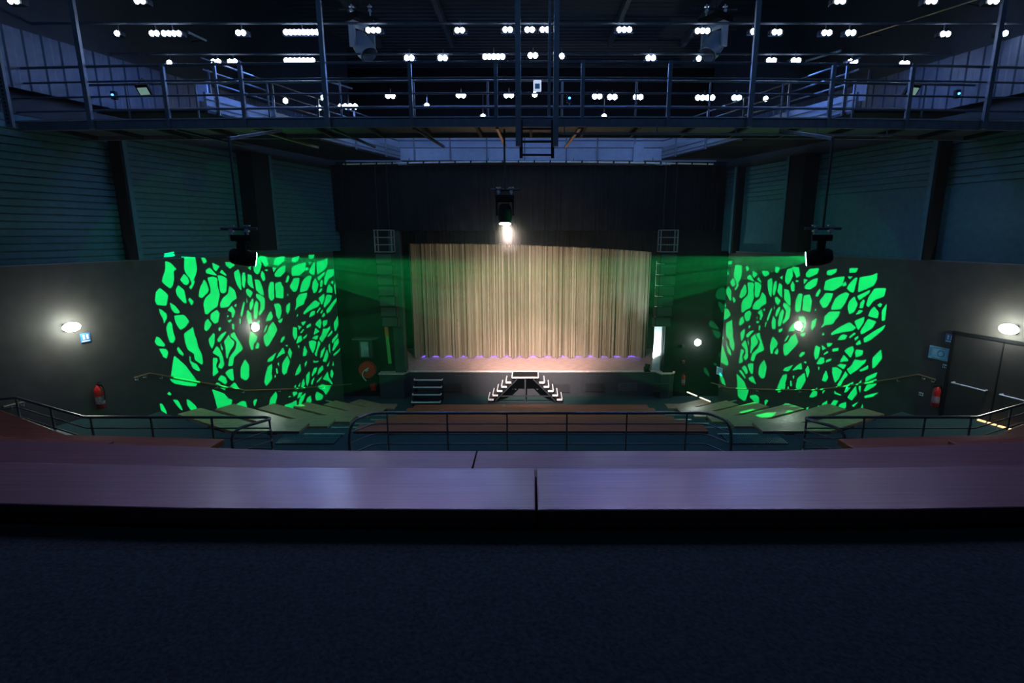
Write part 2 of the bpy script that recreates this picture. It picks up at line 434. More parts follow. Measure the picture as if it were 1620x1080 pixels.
# ------------------------------------------------------------ steps up to the stage (left)
def step_unit():
    base = atY(676, 634, 19.0); x = base.x
    t = thing('stage_steps', (x, 19.2, FLOOR), 'small black step unit with four white-edged treads at the left of the stage front', 'steps')
    n = 4
    for i in range(n):
        z = FLOOR + .16 + i * .235; y0 = 18.72 + i * .2
        MB().box((x - .53, y0, z - .04), (x + .53, y0 + .26, z)).build('tread', 'black', t)
        ch = MB().bar((x - .55, y0 - .012, z + .0), (x + .55, y0 - .012, z + .0), .03, .045)
        for s in (-1, 1): ch.box((x + s * .54 - .015, y0 - .02, z - .01), (x + s * .54 + .015, y0 + .12, z + .025))
        ch.build('step_edging', mat('bright white edging', (.95, .95, .96), .35, .0, emit=(.8, .85, 1), estr=.0), t)
    for s in (-1, 1):
        MB().add([(x + s * .51 - .015, 18.7, FLOOR), (x + s * .51 - .015, 19.6, FLOOR), (x + s * .51 - .015, 19.6, FLOOR + .84), (x + s * .51 - .015, 19.3, FLOOR + .84),
                  (x + s * .51 + .015, 18.7, FLOOR), (x + s * .51 + .015, 19.6, FLOOR), (x + s * .51 + .015, 19.6, FLOOR + .84), (x + s * .51 + .015, 19.3, FLOOR + .84)],
                 [(0, 1, 2, 3), (4, 7, 6, 5), (0, 4, 5, 1), (1, 5, 6, 2), (2, 6, 7, 3), (3, 7, 4, 0)]).build('stringer', 'black', t)
step_unit()

# double-sided stair in the middle of the stage front
def double_stair():
    cx = atY(831, 600, 19.3).x
    t = thing('double_stair', (cx, 19.4, FLOOR), 'black double-sided stair with pale treads rising to a landing at the centre of the stage', 'stairs')
    y0, y1 = 19.0, 19.8; top = SZ + .02
    MB().box((cx - .48, y0, top - .05), (cx + .48, y1, top)).build('landing', 'black', t)
    e = mat('bright white edging', (.95, .95, .96), .35, .0)
    MB().bar((cx - .5, y0 - .01, top), (cx + .5, y0 - .01, top), .04, .05).bar((cx - .5, y0, top), (cx - .5, y1 + .1, top), .04, .04).bar((cx + .5, y0, top), (cx + .5, y1 + .1, top), .04, .04).build('landing_edging', e, t)
    for s in (-1, 1):
        for i in range(5):
            z = top - .17 * (i + 1); xa = cx + s * (.5 + .17 * i)
            tr = MB().box((min(xa, xa + s * .24), y0, z - .03), (max(xa, xa + s * .24), y1, z)).build('tread', 'front', t)
            MB().box((min(xa + s * .03, xa + s * .24), y0 - .02, z - .06), (max(xa + s * .03, xa + s * .24), y0, z + .01)).box((min(xa + s * .21, xa + s * .25), y0, z - .01), (max(xa + s * .21, xa + s * .25), y1, z + .02)).build('tread_edging', e, t)
        for yy in (y0 + .02, y1 - .05):
            MB().bar((cx + s * .42, yy, top - .1), (cx + s * 1.4, yy, FLOOR + .04), .05, .09).build('stringer', 'black', t)
        MB().bar((cx + s * .3, y0 + .02, top - .06), (cx + s * 1.15, y0 + .02, FLOOR + .12), .03, .04).build('brace', 'dsteel', t)
    MB().bar((cx, y0 + .05, FLOOR), (cx, y0 + .05, top - .05), .05, .05).build('post', 'dsteel', t)
    MB().bar((cx - 1.3, y0 + .05, FLOOR + .3), (cx + 1.3, y0 + .05, FLOOR + .3), .04, .04).build('tie_bar', 'dsteel', t)
    MB().bar((cx - 1.45, y0, FLOOR + .03), (cx + 1.45, y0, FLOOR + .03), .05, .05).build('base_bar', 'dsteel', t)
double_stair()

# ------------------------------------------------------------ benches
def bench(paths, z, m, label, group, depth=.42, th=.06, legs=True, drop=.42, name='wooden_bench'):
    """paths: polyline of the seat's near edge, left to right; the seat extends away from it (towards the stage)"""
    pts = [Vector((x, y)) for x, y in paths]
    nn = []
    for i in range(len(pts)):
        ds = []
        if i > 0: ds.append((pts[i] - pts[i - 1]).normalized())
        if i < len(pts) - 1: ds.append((pts[i + 1] - pts[i]).normalized())
        ns = [Vector((-d.y, d.x)) for d in ds]
        n = sum(ns, Vector((0, 0))); n.normalize(); n /= max(.5, n.dot(ns[0])); nn.append(n)
    c = sum(pts, Vector((0, 0))) / len(pts)
    t = thing(name, (c.x, c.y, z - drop), label, 'bench', group)
    for a, b in ((0, 1),):
        poly = [tuple(p + n * depth * a) for p, n in zip(pts, nn)] + [tuple(p + n * depth * b) for p, n in reversed(list(zip(pts, nn)))]
        # seat planks built as quads per segment so that bends stay clean
        mb = MB(); k = len(pts); vs = []
        for q, n in zip(pts, nn):
            A = q + n * depth * a; B = q + n * depth * b
            vs += [(A.x, A.y, z - th), (B.x, B.y, z - th), (B.x, B.y, z), (A.x, A.y, z)]
        fs = [(0, 3, 2, 1), tuple(4 * (k - 1) + j for j in range(4))]
        for i in range(k - 1):
            o = 4 * i
            for j in range(4): fs.append((o + j, o + (j + 1) % 4, o + 4 + (j + 1) % 4, o + 4 + j))
        mb.add(vs, fs); mb.build('seat', m, t, bevel=.008)
    if legs:
        for i in range(len(pts) - 1):
            L = (pts[i + 1] - pts[i]).length; k = max(1, int(L / 1.3))
            d = (pts[i + 1] - pts[i]).normalized(); n = Vector((-d.y, d.x))
            for j in range(k):
                q = pts[i] + d * (L * (j + .5) / k) + n * depth * .5
                m4 = Matrix(((d.x, n.x, 0, q.x), (d.y, n.y, 0, q.y), (0, 0, 1, 0), (0, 0, 0, 1)))
                MB(m4).box((-.02, -.15, z - drop), (.02, .15, z - th)).build('leg', 'black', t)
    return t
ordn = ['nearest the railing', 'second from the railing', 'third from the railing', 'fourth from the railing', 'fifth from the railing', 'lowest, nearest the stage']
for k in range(6):
    lo = tops[k + 1] if k < 5 else FLOOR
    xl = 3.62 + .09 * k
    bench([(-xl, edges[k] + .02), (xl, edges[k] + .02)], bench_z[k], 'wood', 'long reddish brown bench in the centre block, ' + ordn[k], 'centre block benches', drop=bench_z[k] - lo)
    for side in (-1, 1):
        K, X, Y = contour(edges[k] + .02, 1.3)
        X = min(X, [7.9, 8.1, 9, 9, 9, 9][k]); Y = edges[k] + .02 + WT * (X - K)
        sn = 'left' if side < 0 else 'right'
        pth = [(side * 4.72, edges[k] + .02), (side * K, edges[k] + .02), (side * X, Y)]
        if side < 0: pth = pth[::-1]
        bench(pth, bench_z[k], 'woodw', 'bent olive brown bench below the %s wall pattern, %s' % (sn, ordn[k].replace('railing', 'cross aisle')), sn + ' block benches', drop=bench_z[k] - lo, depth=.5)

# foreground benches
seg1 = [(-6.5, 2.58), (-3.2, 2.28), (-1.62, 2.205), (0.02, 2.19)]
bench(seg1, -1.25, 'woodf', 'nearest wide purple brown bench top, left half up to the centre joint', 'foreground benches', depth=.44, th=.093, drop=.1)
seg1r = [(0.03, 2.19), (1.7, 2.195), (3.2, 2.25), (6.5, 2.5)]
bench(seg1r, -1.25, 'woodf', 'nearest wide purple brown bench top, right half from the centre joint', 'foreground benches', depth=.44, th=.093, drop=.1)
bench([(-7.5, 4.2), (-4.6, 3.52), (-1.9, 3.28), (-.42, 3.27)], -1.62, 'woodg', 'second bench row behind the nearest one, left length', 'foreground benches', depth=.44, th=.07, drop=.1)
bench([(-.41, 3.27), (1.9, 3.27), (4.6, 3.5), (7.5, 4.15)], -1.62, 'woodg', 'second bench row behind the nearest one, right length', 'foreground benches', depth=.44, th=.07, drop=.1)
for side in (-1, 1):
    sn = 'left' if side < 0 else 'right'
    def sp(l): return [(side * x, y) for x, y in (l if side > 0 else l[::-1])]
    bench(sp([(3.75, 3.93), (4.9, 4.02), (8.2, 5.6)]), -1.80, 'wood', 'brown bench end at the far %s, behind the purple bench and closest to it' % sn, 'upper side benches', drop=.27)
    bench(sp([(3.12, 4.5), (4.9, 4.62), (9.2, 6.9)]), -2.02, 'wood', 'brown bench at the %s glinting under the lamp, in front of the cross aisle' % sn, 'upper side benches', drop=.4)

# ------------------------------------------------------------ railings
RZ = -2.95
rail_z = [RZ, RZ - .19, RZ - .37, RZ - .55]
AIS = -4.0
def centre_railing():
    t = thing('guard_railing', (0, 8.3, AIS), 'long central steel guard railing with rounded ends in front of the red benches', 'railing', 'guard railings along the cross aisle')
    Y = 8.3; xs = atY(590, 653, Y).x; xe = atY(1118, 653, Y).x; xl = xs - .28; xr = xe + .28
    p = [(xl, Y - .42, AIS)] + arc((xl, Y - .42, RZ - .35), (xl, Y - .42, RZ), (xl + .14, Y - .22, RZ)) + arc((xs - .06, Y - .08, RZ), (xs, Y, RZ), (xs + .15, Y, RZ), 3) + \
        arc((xe - .15, Y, RZ), (xe, Y, RZ), (xe + .06, Y - .08, RZ), 3) + arc((xr - .14, Y - .22, RZ), (xr, Y - .42, RZ), (xr, Y - .42, RZ - .35)) + [(xr, Y - .42, AIS)]
    MB().tube(p, .024).build('top_rail', 'rail', t, True)
    for z in rail_z[1:]:
        MB().tube([(xl, Y - .42, z)] + arc((xs - .06, Y - .08, z), (xs, Y, z), (xs + .12, Y, z), 3) + arc((xe - .12, Y, z), (xe, Y, z), (xe + .06, Y - .08, z), 3) + [(xr, Y - .42, z)], .012).build('mid_rail', 'rail', t, True)
    n = 6
    for i in range(n):
        x = atY(612 + i * 95.0, 653, Y).x
        MB().tube([(x, Y, AIS), (x, Y, RZ)], .014).build('post', 'rail', t)
centre_railing()
def side_railing(side):
    sn = 'left' if side < 0 else 'right'
    t = thing('guard_railing', (side * 6, 8.2, AIS), 'bent steel guard railing at the %s side of the cross aisle' % sn, 'railing', 'guard railings along the cross aisle')
    a = atY(430 if side < 0 else 1272, 655, 8.1); b = Vector((side * 7.35, 8.1, RZ)); c = Vector((side * 9.5, 9.15, RZ)); d = Vector((side * 10.0, 8.95, RZ))
    xe = a.x
    for z, r, m in [(rail_z[0], .024, 'top_rail')] + [(z, .012, 'mid_rail') for z in rail_z[1:]]:
        pts = [Vector((xe + side * .28, 7.62, z)), Vector((xe + side * -.0, 8.0, z))] + arc((xe, 8.02, z), (xe + side * .02, 8.1, z), (xe + side * .15, 8.1, z), 3)
        if m == 'top_rail': pts = [Vector((xe + side * .34, 7.5, AIS)), Vector((xe + side * .34, 7.5, z - .15))] + arc((xe + side * .34, 7.5, z - .15), (xe + side * .33, 7.52, z), (xe + side * .24, 7.68, z), 4) + pts[1:]
        else: pts = [Vector((xe + side * .34, 7.5, z))] + pts[1:]
        pts += [Vector((b.x, b.y, z)), Vector((c.x, c.y, z)), Vector((d.x, d.y, z))]
        MB().tube(pts, r).build(m, 'rail', t, True)
    for x, y in [(xe + side * .05, 8.1), (xe + side * 1.0, 8.1), (xe + side * 2.0, 8.1), (b.x - side * .1, 8.1), (b.x + side * 1.0, 8.1 + .49), (c.x, c.y)]:
        MB().tube([(x, y, AIS if abs(x) < 9 else AIS), (x, y, RZ)], .018).build('post', 'rail', t)
side_railing(-1); side_railing(1)

# wall handrails
def handrail(pix, side, label, br):
    pts = [atW(x, y, side) + wall_normal(side) * .09 for x, y in pix]
    t = thing('wall_handrail', pts[0], label, 'handrail', 'handrails on the side walls')
    MB().tube(pts, .024).build('rail', 'brass', t, True)
    for px_ in br:
        for i in range(len(pix) - 1):
            (xa, ya), (xb, yb) = pix[i], pix[i + 1]
            if min(xa, xb) <= px_ <= max(xa, xb):
                p = atW(px_, ya + (yb - ya) * (px_ - xa) / (xb - xa), side); n = wall_normal(side)
                MB().tube([p + n * .09, p + n * .085 - Vector((0, 0, .08)), p - Vector((0, 0, .08))], .012, 6).build('bracket', 'chrome', t)
                break
handrail([(208, 597), (232, 590), (268, 596), (385, 617), (450, 615), (553, 607)], -1, 'brown sloping handrail across the green pattern on the left wall', [213, 226, 252, 340, 382, 440, 510])
handrail([(1128, 605), (1155, 613), (1230, 616), (1298, 616), (1346, 609.5), (1420, 598.5), (1457, 592), (1484, 600)], 1, 'brown sloping handrail across the green pattern on the right wall', [1140, 1200, 1268, 1344, 1424, 1464, 1479])
hp = [(0, 643), (40, 633)]
handrail(hp, -1, 'short brown handrail at the far left edge behind the railing', [14, 32])

# ------------------------------------------------------------ wall fittings
def bulkhead(p, n, label, power, w_=.34, h=.2, glow=True):
    zz = Vector((0, 0, 1)); x = zz.cross(n).normalized()
    m4 = Matrix((x, zz, n)).transposed().to_4x4(); m4.translation = p
    t = thing('emergency_light', p, label, 'wall lamp', 'lit white emergency lamps on the walls')
    MB(m4).cbox((0, 0, .03), (w_ * .8, h * .8, .06)).build('backplate', 'black', t, bevel=.02)
    ns = 14; prof = []
    mb = MB(m4 @ Matrix.Diagonal((w_ / 2, h / 2, 1, 1)))
    mb.lathe([(1, .055), (.98, .08), (.8, .12), (.45, .145), (.05, .15)], n=24); mb.build('diffuser', 'bulk', t, True)
    light('emergency_lamp', 'POINT', p + n * .3, power * 1.35, (.86, 1, .9), shadow_soft_size=.1)
nl, nr = wall_normal(-1), wall_normal(1)
bulkhead(atW(110, 517, -1), nl, 'oval emergency lamp on the bare dark wall at the far left', 26, .34, .2)
bulkhead(atW(401, 517, -1), nl, 'small emergency lamp inside the green pattern on the left wall', 9, .26, .26)
bulkhead(atW(1266, 515, 1), nr, 'small emergency lamp inside the green pattern on the right wall', 9, .26, .26)
bulkhead(atW(1599, 520, 1), nr, 'oval emergency lamp above the door on the right wall', 30, .36, .22)
bulkhead(atY(1103, 541, 19.98), Vector((0, -1, 0)), 'round emergency lamp on the black wall between stage and right pattern', 14, .26, .26)

def extinguisher(p, n, label, s=1.0):
    t = thing('fire_extinguisher', p, label, 'fire extinguisher', 'red fire extinguishers')
    m4 = look(p + n * .12, (0, 0, 1)) @ Matrix.Diagonal((s, s, s, 1))
    MB(m4).lathe([(.07, 0), (.085, .02), (.085, .42), (.075, .47), (.04, .52), (.03, .54)]).build('body', 'red', t, True)
    MB(m4).lathe([(.087, .12), (.087, .3)], cap=False).build('label_band', mat('white red print', (.38, .24, .28), .5, noise=.6, nscale=30), t)
    q = p + n * .12 + Vector((0, 0, .56 * s))
    MB().bar(q - n * .02, q + n * .12 * s, .03, .03).bar(q + Vector((0, 0, .04)), q + n * .12 * s + Vector((0, 0, .07)), .02, .015).build('valve_handle', 'black', t)
    MB().tube(arc(q, q + Vector((.17 * s, 0, .05)), q + Vector((.12 * s, -.02, -.35 * s)), 6), .012 * s, 6).build('hose', 'black', t)
p = atW(155, 645, -1); extinguisher(p, nl, 'red fire extinguisher on the left wall under the oval lamp')
p = atW(1484, 642, 1); extinguisher(p, nr, 'red fire extinguisher with dark bracket beside the right wall door', .9)
p = atY(1079, 608, 19.95); extinguisher(p, Vector((0, -1, 0)), 'small red fire extinguisher near the right corner of the stage', .85)

# hose reel, bucket, panel in the left corner
c = atY(583, 583, 19.9)
t = thing('hose_reel', c, 'round red fire hose reel on the wall left of the stage', 'hose reel')
mt = look((c.x, 19.78, c.z), (0, -1, 0))
MB(mt).lathe([(.05, -.1), (.32, -.1), (.33, -.08), (.33, -.06), (.3, -.06), (.05, -.06)]).lathe([(.05, .05), (.3, .05), (.33, .06), (.33, .08), (.32, .1), (.05, .1)]).build('drum', 'red', t, True)
mb = MB()
for k in range(5):
    r_ = .2; mb.tube([(c.x + r_ * math.cos(a / 12 * 6.2832), 19.72 + k * .03, c.z + r_ * math.sin(a / 12 * 6.2832)) for a in range(13)], .02, 6)
mb.build('hose', mat('red hose', (.35, .02, .02), .5), t, True)
MB(mt).lathe([(.06, .1), (.06, .15), (.02, .16)]).build('hub', 'chrome', t, True)
MB().tube(arc((c.x + .1, 19.63, c.z + .1), (c.x - .35, 19.6, c.z - .1), (c.x - .02, 19.6, c.z - .42), 8), .02, 6).build('hose_end', 'chrome', t, True)
c = atY(591, 612, 19.85)
t = thing('fire_bucket', c, 'small red bucket on the wall below the hose reel', 'bucket')
MB(Matrix.Translation((c.x, 19.82, c.z - .12))).lathe([(.10, 0), (.13, .25), (.12, .25), (.09, .02)]).build('pail', 'red', t, True)
MB().tube(arc((c.x - .12, 19.82, c.z + .13), (c.x, 19.8, c.z + .32), (c.x + .12, 19.82, c.z + .13), 6), .008, 5).build('handle', 'black', t)
c = atY(580, 550, 19.9)
t = thing('control_cabinet', c, 'grey wall cabinet with a hanging plan below a small shelf, left of the stage', 'cabinet')
MB().cbox((c.x, 19.85, c.z), (.5, .2, .75)).build('cabinet_body', 'front', t)
MB().cbox((c.x - .02, 19.72, c.z - .02), (.3, .03, .6)).build('door', mat('grey green plastic', (.28, .36, .36), .4, noise=.4, nscale=5), t)
MB().box((c.x - .45, 19.6, c.z + .38), (c.x + .5, 19.95, c.z + .42)).build('shelf', 'steel', t)
# orange and green strap hanging beside the left speaker array
p0 = atY(609, 500, 19.3); p1 = atY(617, 575, 19.3)
t = thing('hanging_strap', p1, 'narrow hanging strap, orange above and green below, left of the stage', 'strap')
pm = p0.lerp(p1, .42)
MB().bar(p0, pm, .13, .03).build('orange_length', 'orange', t); MB().bar(pm, p1, .12, .03).build('green_length', 'green', t)

# signs
def sign(px, py, side, w_, h, m, label, kind, off=.02):
    m4 = wall_frame(side, atW(px, py, side), off)
    t = thing('wall_sign', m4.translation, label, 'sign', kind)
    MB(m4).cbox((0, 0, 0), (w_, h, .015)).build('plate', m, t)
    return t, m4
for px, py, side, lab in ((134, 534, -1, 'small blue and white picture sign beside the far left oval lamp'), (1504, 535, 1, 'small blue and white picture sign above the pale plan by the door')):
    t, m4 = sign(px, py, side, .19, .2, 'signb', lab, 'blue picture signs')
    MB(m4).cbox((-.035, .02, .012), (.035, .1, .008)).cbox((.04, .02, .012), (.035, .1, .008)).cbox((0, -.07, .012), (.15, .02, .008)).build('pictogram', 'white', t)
t, m4 = sign(1488, 559, 1, .5, .3, 'signc', 'pale blue evacuation plan board on the right wall beside the door', 'plan boards')
mb = MB(m4)
for a in range(16):
    a0 = a / 16 * 6.2832; mb.cbox((.03 + .07 * math.cos(a0), .07 * math.sin(a0), .012), (.022, .022, .006))
for i in range(6):
    mb.cbox((-.2, .1 - i * .035, .012), (.05, .012, .006)); mb.cbox((.2, .1 - i * .035, .012), (.05, .012, .006))
mb.cbox((0, .125, .012), (.3, .01, .006)); mb.cbox((0, -.125, .012), (.3, .01, .006))
mb.build('plan_drawing', mat('plan lines', (.08, .25, .35), .5), t)
t, m4 = sign(1139, 587, 1, .34, .3, 'signc', 'small pale plan board on the near stage edge of the right wall', 'plan boards')
mb = MB(m4)
for i in range(5): mb.cbox((0, .1 - i * .045, .012), (.22 - .03 * (i % 2), .015, .006))
mb.build('plan_drawing', MATS['plan lines'], t)
for px, py, w_, lab in ((1496, 579, .1, 'tiny white switch plate under the pale plan board'), (1458, 623, .1, 'small white socket plate left of the right wall extinguisher')):
    t, m4 = sign(px, py, 1, w_, w_ * .8, 'white', lab, 'white wall plates'); t['category'] = 'switch'; t.name = 'switch_plate'
    MB(m4).cbox((-.02, 0, .012), (.03, .03, .008)).cbox((.025, 0, .012), (.03, .03, .008)).build('buttons', 'dsteel', t)
for px, py, lab in ((1080, 547, 'upper small grey box on the wall right of the stage'), (1081, 572, 'lower small reddish alarm box on the wall right of the stage')):
    c = atY(px, py, 19.97); t = thing('wall_box', c, lab, 'alarm box', 'small boxes on the right stage wall')
    MB().cbox((c.x, 19.95, c.z), (.1, .08, .12)).build('casing', 'front' if py < 560 else mat('dull red', (.3, .05, .05), .5), t, bevel=.01)
    MB().cbox((c.x, 19.9, c.z), (.05, .02, .05)).build('button', 'dsteel', t)

# door on the right wall
pd = atW(1515, 528, 1)
m4 = wall_frame(1, Vector((pd.x, pd.y, -4.35)), .0)
hd = pd.z + 4.35
d = MB(m4).box((.0, 0, .01), (1.9, hd, .05)).build('door_1', mat('dark brown door', (.035, .03, .03), .6)); struct(d)
f = MB(m4)
f.box((-.07, 0, 0), (-.0, hd + .06, .07)).box((1.9, 0, 0), (1.98, hd + .06, .07)).box((-.07, hd, 0), (1.98, hd + .06, .07)); f.box((.94, 0, .02), (.965, hd, .062))
fo = f.build('door_frame', 'black', d)
for a, b in ((.12, .82), (1.08, 1.8)):
    mb = MB(m4); mb.tube([(a, 1.02, .13), (b, 1.02, .13)], .016).tube([(a + .02, 1.02, .05), (a + .02, 1.02, .13)], .02).tube([(b - .02, 1.02, .05), (b - .02, 1.02, .13)], .02)
    mb.build('panic_bar', 'chrome', d, True)
# glowing step edges by the right door; stage corner nosing has painted light
def strip(p, q, n, label, m='nose', group='lit step edges'):
    p = Vector(p); q = Vector(q); t = thing('step_edge_strip', p, label, 'light strip', group)
    for i in range(n):
        MB().bar(p.lerp(q, (i + .12) / n), p.lerp(q, (i + .88) / n), .05, .03).build('strip_segment', m, t)
lit = mat('warm step light', (.9, .6, .3), .4, emit=(1, .62, .3), estr=1.6); lit2 = mat('pale nosing painted glow', (.9, .9, .8), .4, emit=(1, .9, .75), estr=1.2)
a = atZ(1545, 663, -3.98); b = atZ(1612, 683, -3.98)
strip(a, b, 4, 'row of warm glowing step edges by the far right railing', lit)
a = atY(1085, 619, 18.6); b = atY(1126, 636, 17.2)
strip(a, b, 2, 'step edge in the corner right of the stage, light on it painted as glow', lit2)

